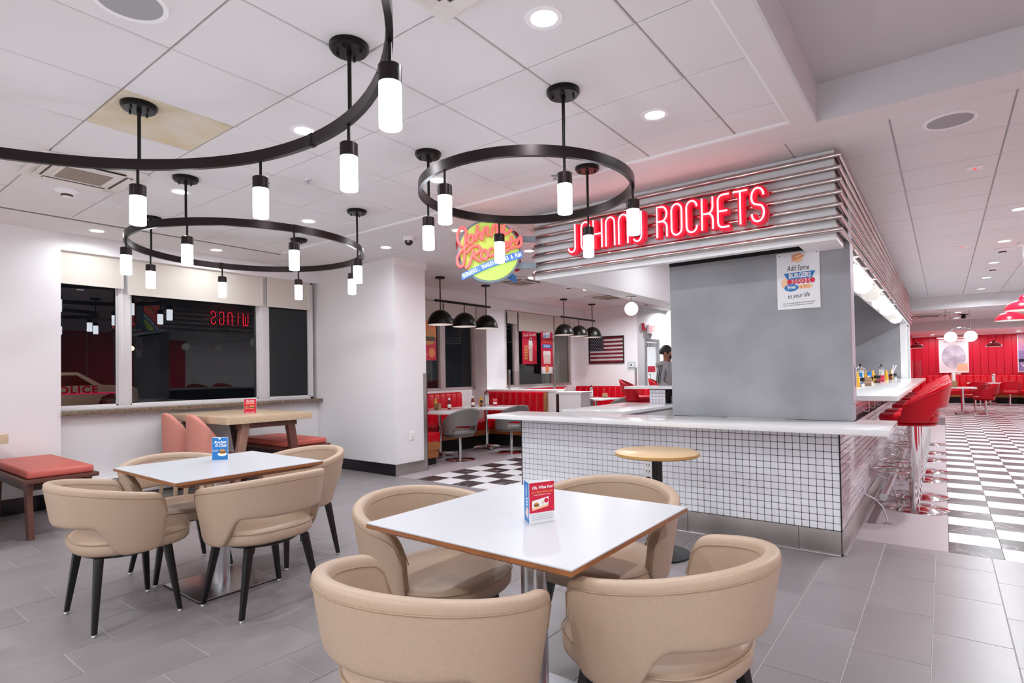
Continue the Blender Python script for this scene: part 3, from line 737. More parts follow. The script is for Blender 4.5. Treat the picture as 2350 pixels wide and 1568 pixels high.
def cushion(a, b, z0, z1, yc=0.0, n=40, p=2.6, crown=.008):
    prof = [(.80, z0), (.95, z0+.004), (.99, z0+.018), (1.0, (z0+z1)/2), (.985, z1-.016), (.94, z1-.003), (.82, z1), (.5, z1+crown), (.01, z1+crown*1.3)]
    rows = []
    for s, z in prof:
        r = []
        for i in range(n):
            q = 2*pi*i/n; cx, sy = cos(q), sin(q)
            r.append((a*s*abs(cx)**(2/p)*(1 if cx >= 0 else -1), yc+b*s*abs(sy)**(2/p)*(1 if sy >= 0 else -1), z))
        rows.append(r)
    mb = MB().grid(rows, close_u=True); mb.f.append(tuple(range(n-1, -1, -1))); mb.f.append(tuple((len(prof)-1)*n+i for i in range(n)))
    return mb
def make_tub(label):
    t = thing('tub_chair', label, 'chair', group='beige tub chairs around the white tables')
    mb, rim = shell(.349, .333, .395, .555, .785, .116, thick=.054)
    sh = mb.build('backrest', M_beige, t, smooth=True, subsurf=1, angle=60)
    for q in (0, 1): MB().tube([r[q] for r in rim], .0024, 6).build('piping', M_beiged, sh, smooth=True)
    seat = cushion(.285, .285, .392, .478, .035).build('seat', M_beige, t, smooth=True, angle=60)
    pr = [(.2865*abs(cos(q))**(2/2.6)*(1 if cos(q) >= 0 else -1), .035+.2865*abs(sin(q))**(2/2.6)*(1 if sin(q) >= 0 else -1), .463) for q in [2*pi*i/48 for i in range(48)]]
    MB().tube(pr, .003, 6, closed=True).build('seat_piping', M_beiged, seat, smooth=True)
    MB().lathe([(.19, .365), (.20, .372), (.20, .393), (.15, .395)], 28, sx=1.05, sy=1.0).build('seat_base', M_blackp, t, smooth=True)
    for sx in (-1, 1):
        for sy in (-1, 1):
            lg = MB().frustum((sx*.243, sy*.205, .012), (sx*.175, sy*.165, .385), .0125, .021).build('leg', M_leg, t, bevel=.006)
            MB().lathe([(.011, 0), (.013, .003), (.010, .013)], 12, (sx*.244, sy*.206, 0)).build('glide', M_steel2, lg, smooth=True)
    return t
tub = make_tub('x')
chairs = [(-1.25, 1.238, 7.6, 'beige tub chair seen from behind at the window end of the front table'),
 (-.754, 1.788, 75, 'beige tub chair seen from behind on the aisle side of the front white table'),
 (-1.825, 1.814, -88.5, 'beige tub chair facing the aisle, tucked under the window side of the front table'),
 (-1.317, 2.41, 180.7, 'beige tub chair between the front white table and the mosaic counter'),
 (-3.759, 1.23, -1.2, 'beige tub chair seen from behind at the table with the blue card'),
 (-3.272, 1.79, 92.4, 'beige tub chair on the aisle side of the table with the blue card'),
 (-4.243, 1.741, -90, 'beige tub chair on the window side of the table with the blue card'),
 (-3.87, 2.375, 178.7, 'beige tub chair at the far side of the table with the blue card')]
for k, (x, y, a, lb) in enumerate(chairs):
    if k == 0: tub.location = (x, y, 0); tub.rotation_euler = (0, 0, radians(a)); tub['label'] = lb
    else: dup(tub, (x, y, 0), radians(a), lb)

def white_table(x, y, label, base=True):
    t = thing('square_table', label, 'table', (x, y, 0), 0, 'square white tables with plywood edges')
    h = .457
    MB().box(-h, h, -h, h, .762, .768).build('laminate_top', M_lam, t, bevel=.0015, seg=1)
    e = MB(); lay = [(h, .762), (h, .748), (h-.055, .722)]
    vs = []
    for r, z in lay: vs += [(-r, -r, z), (r, -r, z), (r, r, z), (-r, r, z)]
    fs = [(3, 2, 1, 0)[::-1], (8, 11, 10, 9)]
    for l in range(2):
        for i in range(4): fs.append((l*4+i, l*4+(i+1) % 4, (l+1)*4+(i+1) % 4, (l+1)*4+i))
    e.add(vs, fs).build('plywood_edge', M_ply, t)
    MB().lathe([(.052, .012), (.052, .70)], 28).build('pedestal', M_steel2, t, smooth=True)
    MB().box(-.2, .2, -.2, .2, .70, .722).build('top_plate', M_blackp, t, bevel=.004)
    b = MB().box(-.247, .247, -.247, .247, .002, .012).build('base_plate', M_steel2, t, bevel=.003)
    MB().box(-.25, .25, -.25, .25, 0, .006).build('base_rim', M_blackp, b)
    return t
white_table(-1.31, 1.84, 'square white table in front with plywood edge and a red folded card')
white_table(-3.765, 1.785, 'square white table with plywood edge carrying the blue card')

# folded table cards ------------------------------------------------------------
def tent(name, label, loc3, rz, w, h, face, side, deep=.075, grp='folded cards on the dining tables'):
    """three-sided folded card; face and side are the two printed panel colours. front edge along local x, the long face looks to -y"""
    t = thing(name, label, 'card', loc3, rz, grp)
    m = MB(); A, B, D = (-w/2, 0), (w/2, 0), (-w/2+.02, deep)
    th = .0012
    m.prism([A, B, (B[0], .0012), (A[0], .0012)], 0, h).prism([A, (A[0]+.0012, 0), (D[0]+.0012, D[1]), D], 0, h).prism([D, (D[0], D[1]-.0012), (B[0], .0), (B[0], .0012)], 0, h)
    m.build('card', M_paper, t)
    return t
def panel(parent, name, m, x0, x1, z0, z1, y=-.0004, th=.0004):
    return MB().box(x0, x1, y-th, y, z0, z1).build(name, m, parent)
RX = (pi/2, 0, 0)
def burger(parent, x, z, s, y=-.0012):
    """little printed burger: bun, lettuce, patty, bun as flat shapes"""
    def half(z0, r, hh, up=True): return [(x+r*cos(radians(a)), z0+(hh if up else -hh)*sin(radians(a))) for a in range(0, 181, 20)]
    MB().prism(half(z+.10*s, .5*s, .38*s), y-.0003, y, 'y').build('print', M_bun, parent)
    MB().prism([(x-.54*s, z+.04*s), (x+.54*s, z+.04*s), (x+.5*s, z+.12*s), (x-.5*s, z+.12*s)], y-.0004, y, 'y').build('print', M_green, parent)
    MB().prism([(x-.5*s, z-.10*s), (x+.5*s, z-.10*s), (x+.52*s, z+.05*s), (x-.52*s, z+.05*s)], y-.0003, y, 'y').build('print', M_patty, parent)
    MB().prism(half(z-.10*s, .5*s, .2*s, False), y-.0003, y, 'y').build('print', M_bun, parent)
t = tent('table_card', 'red and blue folded card reading Oh, What Fun! on the front white table', (-1.215, 1.765, .768), radians(66), .112, .152, None, None, .07)
panel(t, 'red_print', M_pred, -.054, .055, .038, .150)
text('lettering', 'Oh, What Fun!', .0150, M_pwhite, t, (.003, -.0012, .131), RX, .0002, shear=.3, bold=.0004)
text('lettering', 'GET A FREE $5 BONUS CARD', .0105, M_orange, t, (.002, -.0012, .114), RX, .0002, sx=.68, bold=.0003)
text('lettering', 'with Every $25 Digital Gift Card Purchase', .0055, M_pwhite, t, (.002, -.0012, .104), RX, .0002, sx=.8)
o = MB().prism([(-.043, .047), (.028, .058), (.030, .094), (-.043, .083)], -.0010, -.0006, 'y').build('gift_card_print', M_pwhite, t)
MB().prism([(-.043, .047), (.028, .058), (.028, .065), (-.043, .056)], -.0012, -.0008, 'y').build('print', M_peach, t)
burger(t, -.024, .066, .022); MB().lathe([(.009, -.0003), (.009, .0003)], 12).xf(Matrix.Translation((.019, -.0014, .080)) @ Matrix.Rotation(pi/2, 4, 'X')).build('print', M_pred, t)
MB().prism([(.0, .066), (.008, .067), (.010, .080), (-.001, .079)], -.0014, -.001, 'y').build('print', M_cream, t)
for k in range(4): panel(t, 'small_print', M_rim, -.046, .048, .030-.006*k, .0308-.006*k)
sd = Matrix.Translation((-.056, 0, 0)) @ Matrix.Rotation(atan2(.07, .02)+pi, 4, 'Z')
o = MB().box(-.0705, -.001, -.0008, -.0003, .002, .151).xf(sd).build('blue_print', M_blue, t)
MB().prism([(-.052, .030), (-.01, .012), (-.006, .05), (-.03, .06)], -.0012, -.0007, 'y').xf(sd).build('print', M_cream, t)
MB().prism([(-.040, .10), (-.030, .10), (-.030, .125), (-.034, .14), (-.038, .125)], -.0012, -.0007, 'y').xf(sd).build('print', M_pwhite, t)
for k in range(3): MB().box(-.040, -.018, -.0012, -.0007, .086-.011*k, .092-.011*k).xf(sd).build('small_print', M_pwhite, t)
t = tent('table_card', 'blue folded card with a burger and Rocket E-Club lettering', (-3.95, 1.87, .768), radians(50), .102, .155, None, None, .04)
panel(t, 'blue_print', M_blue, -.049, .049, .002, .153)
text('lettering', 'Rocket', .026, M_pwhite, t, (0, -.0012, .122), RX, .0002, shear=.3, bold=.0006)
text('lettering', 'E-Club', .026, M_pwhite, t, (.004, -.0012, .099), RX, .0002, shear=.3, bold=.0006)
MB().prism([(-.012, .150), (.008, .150), (-.002, .137)], -.0012, -.0008, 'y').build('print', M_pwhite, t)
MB().lathe([(.029, -.0002), (.029, .0002)], 20, sy=.45).xf(Matrix.Translation((.014, -.001, .040)) @ Matrix.Rotation(pi/2, 4, 'X')).build('print', M_pwhite, t)
burger(t, .016, .054, .042)
text('lettering', 'FREE BURGER', .009, M_pwhite, t, (-.030, -.0012, .068), RX, .0002, sx=.7); text('lettering', 'WHEN YOU JOIN', .006, M_pwhite, t, (-.030, -.0012, .060), RX, .0002, sx=.7)
t = tent('table_card', 'red folded card with a burger on the oak table', (-6.35, 3.35, .915), radians(58), .13, .17, None, None, .04)
panel(t, 'red_print', M_pred, -.063, .063, .002, .168)
text('lettering', 'Rockin', .03, M_pwhite, t, (0, -.0012, .145), RX, .0002, shear=.3, bold=.0006); text('lettering', 'BURGERS', .026, M_peach, t, (0, -.0012, .118), RX, .0002, sx=.8, bold=.0006)
burger(t, .018, .07, .055); burger(t, -.035, .066, .04); panel(t, 'small_print', M_pwhite, -.05, .05, .012, .02)

# ------------------------------------------------------------------ oak table, benches, pink chairs by the window
def oak_table(x0, x1, y0, y1, zt, label):
    cx, cy = (x0+x1)/2, (y0+y1)/2
    t = thing('oak_table', label, 'table', (cx, cy, 0), 0, 'tall oak tables against the window wall'); a, b = (x1-x0)/2, (y1-y0)/2
    MB().box(-a, a, -b, b, zt-.075, zt).build('top', M_oak, t, bevel=.003)
    for s in (1, -1):
        fx = .635 if s > 0 else -.68
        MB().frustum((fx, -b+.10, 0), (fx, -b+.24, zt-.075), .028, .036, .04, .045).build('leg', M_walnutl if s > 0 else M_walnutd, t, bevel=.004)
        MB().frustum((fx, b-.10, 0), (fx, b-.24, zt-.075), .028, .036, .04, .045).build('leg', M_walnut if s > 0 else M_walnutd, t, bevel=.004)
        MB().box(fx-.03, fx+.03, -b+.16, b-.16, zt-.135, zt-.076).build('cross_rail', M_walnut, t, bevel=.004)
    MB().box(-a+.22, a-.22, -.03, .03, zt-.12, zt-.076).build('long_rail', M_walnutd, t)
    return t
oak_table(-7.36, -5.90, 2.86, 3.86, .915, 'thick oak table on walnut legs under the dining room window')
oak_table(-7.38, -5.86, .1, 1.14, .915, 'oak table whose end just shows at the photo edge beyond the coral bench')
def bench(x0, x1, y0, y1, label):
    cx, cy = (x0+x1)/2, (y0+y1)/2; a, b = (x1-x0)/2, (y1-y0)/2
    t = thing('bench', label, 'bench', (cx, cy, 0), 0, 'coral-topped wooden benches')
    MB().box(-a, a, -b, b, .47, .505).build('seat_board', M_walnut, t, bevel=.003)
    mb = MB().box(-a+.02, a-.025, -b+.03, b-.03, .5055, .575); mb.build('cushion', M_coral, t, bevel=.028, seg=4)
    for sx in (-1, 1):
        for sy in (-1, 1):
            MB().prism([(sx*(a-.06)-.045, 0), (sx*(a-.06)+.045, 0), (sx*(a-.13)+.052, .36), (sx*(a-.13)+.09, .47), (sx*(a-.13)-.09, .47), (sx*(a-.13)-.05, .36)], sy*(b-.06)-.02, sy*(b-.06)+.02, 'y').build('leg', M_walnut, t, bevel=.005)
        MB().box(sx*(a-.13)-.03, sx*(a-.13)+.03, -b+.08, b-.08, .40, .47).build('apron', M_walnutd, t)
    MB().box(-a+.14, a-.14, b-.075, b-.05, .39, .47).build('apron', M_walnutd, t); MB().box(-a+.14, a-.14, -b+.05, -b+.075, .39, .47).build('apron', M_walnutd, t)
    return t
bench(-7.36, -6.06, 1.27, 1.80, 'coral-cushioned wooden bench under the bare wall at the photo edge')
bench(-7.20, -6.07, 3.60, 4.22, 'coral-cushioned dark bench on the far side of the oak table')
def pink_chair(x, y, label):
    t = thing('pink_chair', label, 'chair', (x, y, 0), 0, 'pink upholstered chairs at the oak table')
    mb, rim = shell(.255, .24, .40, .40, .945, .62, T=86, c1=20, c2=40, thick=.06, flare=.06)
    mb.build('backrest', M_pink, t, smooth=True, subsurf=1, angle=60)
    MB().box(-.195, .195, -.17, .25, .41, .49).build('seat', M_pink, t, bevel=.025, seg=3)
    for sx in (-1, 1):
        for sy in (-1, 1): MB().frustum((sx*.19, sy*.2, 0), (sx*.17, sy*.17, .41), .016, .022).build('leg', M_oak, t, bevel=.003)
    return t
pink_chair(-7.0, 2.93, 'pink upholstered chair at the oak table, the one against the window wall')
pink_chair(-6.42, 2.95, 'pink upholstered chair at the oak table, the one nearer the blue card table')
# fin heater along the window wall
t = thing('baseboard_heater', 'low white heater cover with black slots under the window sill', 'heater', (-7.44, 3.3, 0))
MB().box(-.06, .04, -1.4, 1.4, .03, .24).build('cover', M_white, t, bevel=.006)
for k in range(4): MB().box(.036, .043, -1.36, 1.36, .165+.017*k, .173+.017*k).build('slot', M_dark, t)
# round table against the counter
t = thing('round_table', 'small round maple table on a black post beside the mosaic counter', 'table', (-1.68, 3.93, 0))
MB().lathe([(.285, .715), (.30, .722), (.30, .738), (.292, .744)], 48).build('top', M_maple, t, smooth=True)
MB().lathe([(.2935, .714), (.3015, .72), (.3015, .737)], 48).build('edge_band', M_maplee, t, smooth=True)
MB().lathe([(.038, .02), (.038, .715)], 20).build('post', M_leg, t, smooth=True); MB().lathe([(.22, 0), (.225, .012), (.10, .025), (.04, .04)], 40).build('base', M_leg, t, smooth=True)
t = thing('power_outlet', 'tall white power outlet strip on the mosaic tiles behind the round table', 'outlet', (-2.035, 4.578, .50))
MB().box(-.035, .035, -.008, .0, -.11, .11).build('plate', M_white, t, bevel=.003)
for z in (.06, .02, -.035): MB().box(-.014, -.008, -.0095, -.0075, z, z+.016).box(.008, .014, -.0095, -.0075, z, z+.016).box(-.003, .003, -.0095, -.0075, z-.012, z-.006).build('socket', M_blackp, t)
MB().box(-.02, .02, -.0095, -.0075, -.10, -.075).build('label_strip', M_blackp, t)
t = thing('wall_outlet', 'white wall outlet low on the white column by the diner', 'outlet', (-5.747, 5.28, .51))
MB().box(-.003, .006, -.035, .035, -.058, .058).build('plate', M_white, t, bevel=.002); MB().box(.005, .0075, -.016, .016, .008, .034).box(.005, .0075, -.016, .016, -.034, -.008).build('socket', M_vent, t)
# ------------------------------------------------------------------ ring chandeliers
def lamp_area(parent, loc3, w, r, spread=150, col=(.9, .96, 1)):
    l = bpy.data.lights.new('bulb', 'AREA'); l.shape = 'DISK'; l.size = 2*r; l.energy = w; l.color = col; l.spread = radians(spread)
    o = bpy.data.objects.new('bulb', l); C.objects.link(o); o.location = loc3
    if parent is not None: o.parent = parent
    return o
ME = {}
def shared(key, fn):
    if key not in ME: ME[key] = fn()
    return ME[key]
def ring_chandelier(cx, cy, R, angs, canop, label, joints=()):
    t = thing('ring_chandelier', label, 'chandelier', (cx, cy, ZC), 0, 'black ring chandeliers')
    n = 120; rows = []
    for dr, z in ((-.013, -.375), (.013, -.375), (.013, -.315), (-.013, -.315), (-.013, -.375)):
        rows.append([((R+dr)*cos(2*pi*k/n), (R+dr)*sin(2*pi*k/n), z) for k in range(n)])
    MB().grid(rows, close_u=True).build('ring', M_bronze, t, smooth=True, angle=40)
    for a in joints:
        MB().box(R-.0155, R+.0155, -.02, .02, -.378, -.312).xf(Matrix.Rotation(radians(a), 4, 'Z')).build('joint_sleeve', M_black, t, bevel=.003)
    cm = shared('canopy', lambda: meshof(MB().lathe([(.012, -.033), (.082, -.031), (.086, -.024), (.0865, -.02), (.0915, -.018), (.092, 0)], 32), 'canopy', M_black, smooth=True))
    sc = shared('knob', lambda: meshof(MB().lathe([(.004, -.018), (.007, -.012), (.006, 0)], 10), 'canopy_knob', M_blackp, smooth=True))
    for a in canop:
        x, y = R*cos(radians(a)), R*sin(radians(a))
        c = inst(cm, 'canopy', (x, y, 0), t)
        for k in range(4): inst(sc, 'canopy_knob', (.058*cos(k*pi/2+.5), .058*sin(k*pi/2+.5), -.031), c)
        MB().lathe([(.0095, -.315), (.0095, -.06), (.013, -.045), (.013, -.032)], 14, (x, y, 0)).build('stem', M_black, t, smooth=True)
    hm = shared('holder', lambda: meshof(MB().lathe([(.010, .004), (.038, .002), (.0425, -.002), (.0425, -.064), (.038, -.064)], 28), 'lamp_holder', M_bronze, smooth=True))
    gm = shared('shade', lambda: meshof(MB().lathe([(.034, -.002), (.0405, 0), (.0405, -.158), (.037, -.161), (.030, -.155)], 28), 'glass_shade', M_shade, smooth=True))
    rm = shared('rod', lambda: meshof(MB().lathe([(.0075, 0), (.0075, .09)], 12), 'drop_rod', M_black, smooth=True))
    gr = shared('grub', lambda: meshof(MB().sphere((0, 0, 0), .004, 8, 6), 'grub_screw', M_blackp, smooth=True))
    for a in angs:
        x, y = R*cos(radians(a)), R*sin(radians(a))
        inst(rm, 'drop_rod', (x, y, -.462), t)
        h = inst(hm, 'lamp_holder', (x, y, -.465), t)
        inst(gm, 'glass_shade', (0, 0, -.063), h)
        for k in range(3): inst(gr, 'grub_screw', (.0425*cos(a+k*2.09), .0425*sin(a+k*2.09), -.03), h)
    return t
ring_chandelier(-2.5516, .1293, 1.5715, [133.5+27.69*k for k in range(13)], [77.5, 133.2, 188, 243, 300, 350, 22], 'largest black ring chandelier, cut off by the top of the photo', (91, 160))
ring_chandelier(-5.2467, 2.8093, 1.0184, [34.5+45*k for k in range(8)], [34, 124, 214, 304], 'eight-light black ring chandelier hanging before the dark window', (350, 170, 60))
ring_chandelier(-2.2168, 3.0916, .7058, [23.5+60*k for k in range(6)], [323.5, 202.5, 83.5], 'smallest black ring chandelier, in front of the neon sign')

# ------------------------------------------------------------------ ceiling devices
trimm = meshof(MB().lathe([(.058, .0), (.060, -.004), (.083, -.005), (.086, -.001), (.086, .0)], 36), 'trim_ring', M_white, smooth=True)
lensm = meshof(MB().lathe([(.0575, -.0005), (.0575, -.003), (.05, -.004)], 32), 'lens', M_lens, smooth=True)
def downlight(x, y, z, label, group, w=None, s=1.0):
    t = thing('downlight', label, 'ceiling light', (x, y, z), 0, group)
    inst(trimm, 'trim_ring', (0, 0, 0), t); inst(lensm, 'lens', (0, 0, 0), t)
    t.scale = (s, s, 1)
    lamp_area(t, (0, 0, -.012), w or DOWNLIGHT_W, .05, 165)
    return t
G = 'round recessed downlights over the dining area'
names = {(-1.37, 2.07): 'round lit downlight nearest the top middle of the photo', (-1.37, 3.28): 'round lit downlight above the neon sign, beside the ceiling coffer', (-3.21, 2.06): 'round lit downlight just above the largest ring chandelier',
 (-3.21, 3.26): 'round lit downlight seen inside the smallest ring chandelier', (-5.06, 3.29): 'round lit downlight above the eight-light ring chandelier', (-7.05, 2.08): 'round lit downlight in the plain ceiling strip above the window edge',
 (-7.05, 3.31): 'round lit downlight seen through the eight-light ring, above the blinds', (-5.06, 2.08): 'round lit downlight hidden above the eight-light ring and its shade'}
for (x, y), lb in names.items(): downlight(x, y, ZC, lb, G, 6 if x < -7 else DOWNLIGHT_W)
for x in (-5.6, -3.21, -1.0):
    for y in (-.9, -2.6): downlight(x, y, ZC, 'added fill downlight behind the camera', G, 25)  # unseen lamps added as fill for the faces turned to the camera
for y in (-1.0, 1.2): downlight(1.2, y, 3.117, 'added fill downlight up in the ceiling coffer behind the camera', G, 34)  # more unseen fill lamps, added to brighten the aisle side
G = 'round recessed downlights over the diner'
for x, y, lb in ((-5.35, 4.53, 'round lit downlight nearest the white column and the dome camera'), (-4.14, 4.5, 'round lit downlight seen beside the round lime sign'), (-4.16, 5.85, 'round lit downlight just past the round lime sign toward the fascia end'),
  (-5.32, 7.49, 'round lit downlight under the end of the fascia, above the window booth'), (-5.325, 9.33, 'round lit downlight between two ceiling cassettes over the partition'), (-5.31, 11.06, 'round lit downlight half hidden behind the opal globe'), (-5.3, 13.9, 'round lit downlight by the exit sign')):
    downlight(x, y, ZC2, lb, G, 52 if y > 7 else 14 if x > -5 else 4.5)
G = 'round recessed downlights over the aisle'
for k, y in enumerate((5.7, 7.53, 9.35, 11.18, 13.0, 14.83)):
    downlight(.64, y, ZC2, ['round lit aisle downlight outside the photo, before the others', 'largest round aisle downlight, cut off at the photo edge', 'second round aisle downlight from the photo edge', 'third round aisle downlight from the photo edge', 'fourth round aisle downlight, past the two smoke detectors', 'farthest round aisle downlight before the bulkhead'][k], G, 42)
G = 'round recessed downlights in the red room'
for k, (x, y) in enumerate(((.3, 17.0), (1.5, 17.0), (.3, 19.0), (1.5, 19.0))): downlight(x, y, 2.605, ['near round downlight in the red room, by the ceiling cassette', 'near round downlight in the red room, above the red lamps', 'far round downlight in the red room, by the ceiling cassette', 'far round downlight in the red room, above the red lamps'][k], G, DOWNLIGHT_W*1.2)
for x in (-.2, 1.1, 2.4): downlight(x, 23.2, 2.518, 'round lit downlight over the red booths', G, DOWNLIGHT_W*1.8)
for x in (-.3, .9, 2.1): downlight(x, 26.3, 2.518, 'round lit downlight washing the red far wall', G, DOWNLIGHT_W*1.2)

def speaker(x, y, z, label):
    t = thing('ceiling_speaker', label, 'speaker', (x, y, z), 0, 'round ceiling speakers')
    MB().lathe([(.118, 0), (.121, -.006), (.140, -.006), (.143, 0)], 40).build('bezel', M_white, t, smooth=True)
    MB().lathe([(.119, -.0005), (.119, -.004), (.05, -.006)], 36).build('grille', M_ventb if False else mat('speaker_grille', 'a9a6aa', .7, bump=.5, bscale=900), t, smooth=True)
speaker(-2.654, .90, ZC, 'round white-rimmed ceiling speaker at the top edge over the largest ring')
speaker(.068, 4.52, ZC2, 'round grey ceiling speaker beyond the ceiling coffer, over the aisle')
def smoke(x, y, z, label, s=1.0):
    t = thing('smoke_detector', label, 'smoke detector', (x, y, z), 0, 'white smoke detectors'); t.scale = (s, s, s)
    MB().lathe([(.072, 0), (.074, -.006), (.066, -.014)][::-1], 28).build('base', M_white, t, smooth=True)
    MB().lathe([(.02, -.052), (.030, -.047), (.036, -.030), (.062, -.014)], 28).build('body', M_white, t, smooth=True)
    MB().lathe([(.0315, -.046), (.036, -.036), (.036, -.032), (.030, -.045)], 28).build('sensor_band', M_ventd, t, smooth=True)
smoke(-5.72, 1.48, ZC, 'white smoke detector beside the large ceiling cassette near the window', 1.15)
smoke(-5.37, 8.77, ZC2, 'white smoke detector over the diner between the lime sign and flag')
smoke(-5.40, 12.2, ZC2, 'white smoke detector near the exit sign and opal globe')
smoke(.66, 9.95, ZC2, 'near white smoke detector over the aisle', 1.2); smoke(.655, 11.75, ZC2, 'far white smoke detector over the aisle', 1.2)
def sprinkler(x, y, z, label):
    t = thing('sprinkler', label, 'sprinkler', (x, y, z), 0, 'ceiling sprinkler heads')
    MB().lathe([(.032, -.001), (.034, -.004), (.036, 0)], 20).build('rosette', M_steel2, t, smooth=True)
    MB().lathe([(.008, -.03), (.008, -.002)], 10).build('neck', M_steel2, t, smooth=True); MB().lathe([(.02, -.034), (.02, -.030)], 14).build('deflector', M_steel2, t)
sprinkler(-2.42, 3.78, ZC, 'small metal sprinkler head behind the smallest ring chandelier'); sprinkler(-4.0, 2.6, ZC, 'small metal sprinkler head above the eight-light ring')
def alarm(x, y, label):
    t = thing('ceiling_sensor', label, 'sensor', (x, y, ZC2), 0, 'white ceiling plates with red lamps')
    MB().box(-.05, .05, -.05, .05, -.006, 0).build('plate', M_white, t, bevel=.003); MB().sphere((0, 0, -.008), .011, 12, 8).build('red_lamp', emat('red_indicator', 'ff4a4a', 1.2), t, smooth=True)
alarm(.231, 5.72, 'white ceiling plate with a red lamp, the one nearer the speaker'); alarm(.224, 9.39, 'white ceiling plate with a red lamp, the one farther down the aisle')
t = thing('dome_camera', 'black-eyed white dome camera on the ceiling left of the lime sign', 'camera', (-4.76, 4.36, ZC2))
MB().lathe([(.058, -.045), (.062, -.03), (.062, 0)], 28).build('mount', M_white, t, smooth=True)
MB().sphere((0, 0, -.05), .048, 24, 14).build('dome', mat('smoked_dome', '141010', .05), t, smooth=True); MB().lathe([(.0605, -.047), (.0625, -.040)], 28).build('collar', M_white, t, smooth=True)
MB().sphere((.03, -.034, -.06), .013, 12, 8).build('lens_eye', M_chrome, t, smooth=True)

def cassette(x, y, z, rz, label, s=1.0):
    """four-way ceiling air cassette: flat panel, grille of bars, four slots"""
    t = thing('ceiling_cassette', label, 'air conditioner', (x, y, z), rz, 'four-way ceiling air cassettes'); t.scale = (s, s, 1)
    MB().box(-.47, .47, -.47, .47, -.03, 0).build('panel', M_vent, t, bevel=.012, seg=3)
    MB().box(-.25, .25, -.25, .25, -.037, -.029).build('grille_frame', M_vent, t, bevel=.004)
    g = MB()
    MB().box(-.215, .215, -.215, .215, -.0385, -.036).build('grille_back', M_ventd, t)
    for k in range(22): g.box(-.21+.0196*k, -.201+.0196*k, -.21, .21, -.0415, -.038)
    for k in range(4): g.box(-.21, .21, -.21+.14*k-.003, -.21+.14*k+.003, -.042, -.038)
    g.build('grille_bars', M_ventb, t)['kind'] = 'stuff'
    for k in range(4):
        R4 = Matrix.Rotation(k*pi/2, 4, 'Z')
        MB().box(-.29, .29, .31, .38, -.0325, -.029).xf(R4).build('air_slot', M_ventd, t)
        MB().prism([(.335, -.034), (.40, -.052), (.40, -.047), (.335, -.030)], -.285, .285, 'x').xf(R4).build('flap', M_vent, t)
    return t
cassette(-5.12, 1.43, ZC, 0, 'square ceiling air cassette with beige grille, above the large ring near the window', .68)
cassette(-1.39, 1.47, ZC, 0, 'square ceiling air cassette whose corner shows at the top of the photo', .68)
cassette(-5.63, 7.66, ZC2, 0, 'square ceiling air cassette partly hidden behind the round lime sign', .7); cassette(-5.43, 10.45, ZC2, 0, 'square ceiling air cassette near the flag wall and opal globe', .8)
cassette(-.28, 17.4, 2.605, 0, 'square ceiling air cassette in the red room')
t = thing('dome_camera', 'black dome camera hanging from the red room ceiling', 'camera', (.42, 17.8, 2.605))
MB().lathe([(.10, -.012), (.10, 0)], 20).build('mount', M_blackp, t); MB().sphere((0, 0, -.06), .05, 18, 10).build('dome', M_blackp, t, smooth=True)

# ------------------------------------------------------------------ opal globes under the fascia
def globe(x, y, zb, label, r=.084, grp='opal globe lamps under the fascia', m=None):
    t = thing('globe_lamp', label, 'lamp', (x, y, zb), 0, grp)
    MB().lathe([(.055, -.012), (.062, -.004), (.062, 0)], 24).build('ceiling_plate', M_chrome, t, smooth=True)
    MB().lathe([(.010, -.06), (.010, -.01)], 12).build('stem', M_chrome, t, smooth=True); MB().lathe([(.026, -.078), (.032, -.068), (.028, -.053)], 20).build('collar', M_chrome, t, smooth=True)
    MB().sphere((0, 0, -.068-r), r, 28, 18).build('opal_globe', m or M_globe, t, smooth=True)
ys = (5.36, 6.07, 6.86, 7.9, 8.9, 9.8, 10.6)
od = ['first opal globe over the bar, mostly hidden by the grey wall', 'second opal globe over the bar, the fullest one in view', 'third opal globe over the bar from the grey wall', 'fourth opal globe over the bar from the grey wall', 'fifth opal globe over the bar from the grey wall', 'sixth opal globe over the bar from the grey wall', 'last opal globe over the bar, farthest down the aisle']
for k, (y, lb) in enumerate(zip(ys, od)): globe(-.575, y, 2.244, lb, m=M_globedim if k in (2, 5) else None)
globe(-3.05, 6.45, 2.254, 'opal globe under the inner fascia, in front of the diner wall'); globe(-3.05, 7.75, 2.254, 'opal globe under the inner fascia, half hidden by the grey wall')
# kitchen ceiling lights
for k, (x, y) in enumerate(((-2.2, 6.3), (-2.0, 8.6), (-2.0, 11.0))):
    t = thing('light_panel', 'square white ceiling light panel over the kitchen', 'ceiling light', (x, y, ZC2), 0, 'kitchen ceiling light panels')
    MB().box(-.3, .3, -.3, .3, -.012, 0).build('frame', M_white, t, bevel=.004); MB().box(-.27, .27, -.27, .27, -.015, -.011).build('diffuser', emat('lit_panel', 'eef3ff', 3.0), t)
    l = lamp_area(t, (0, 0, -.03), KITCHEN_W, .25, 170, (.93, .96, 1))
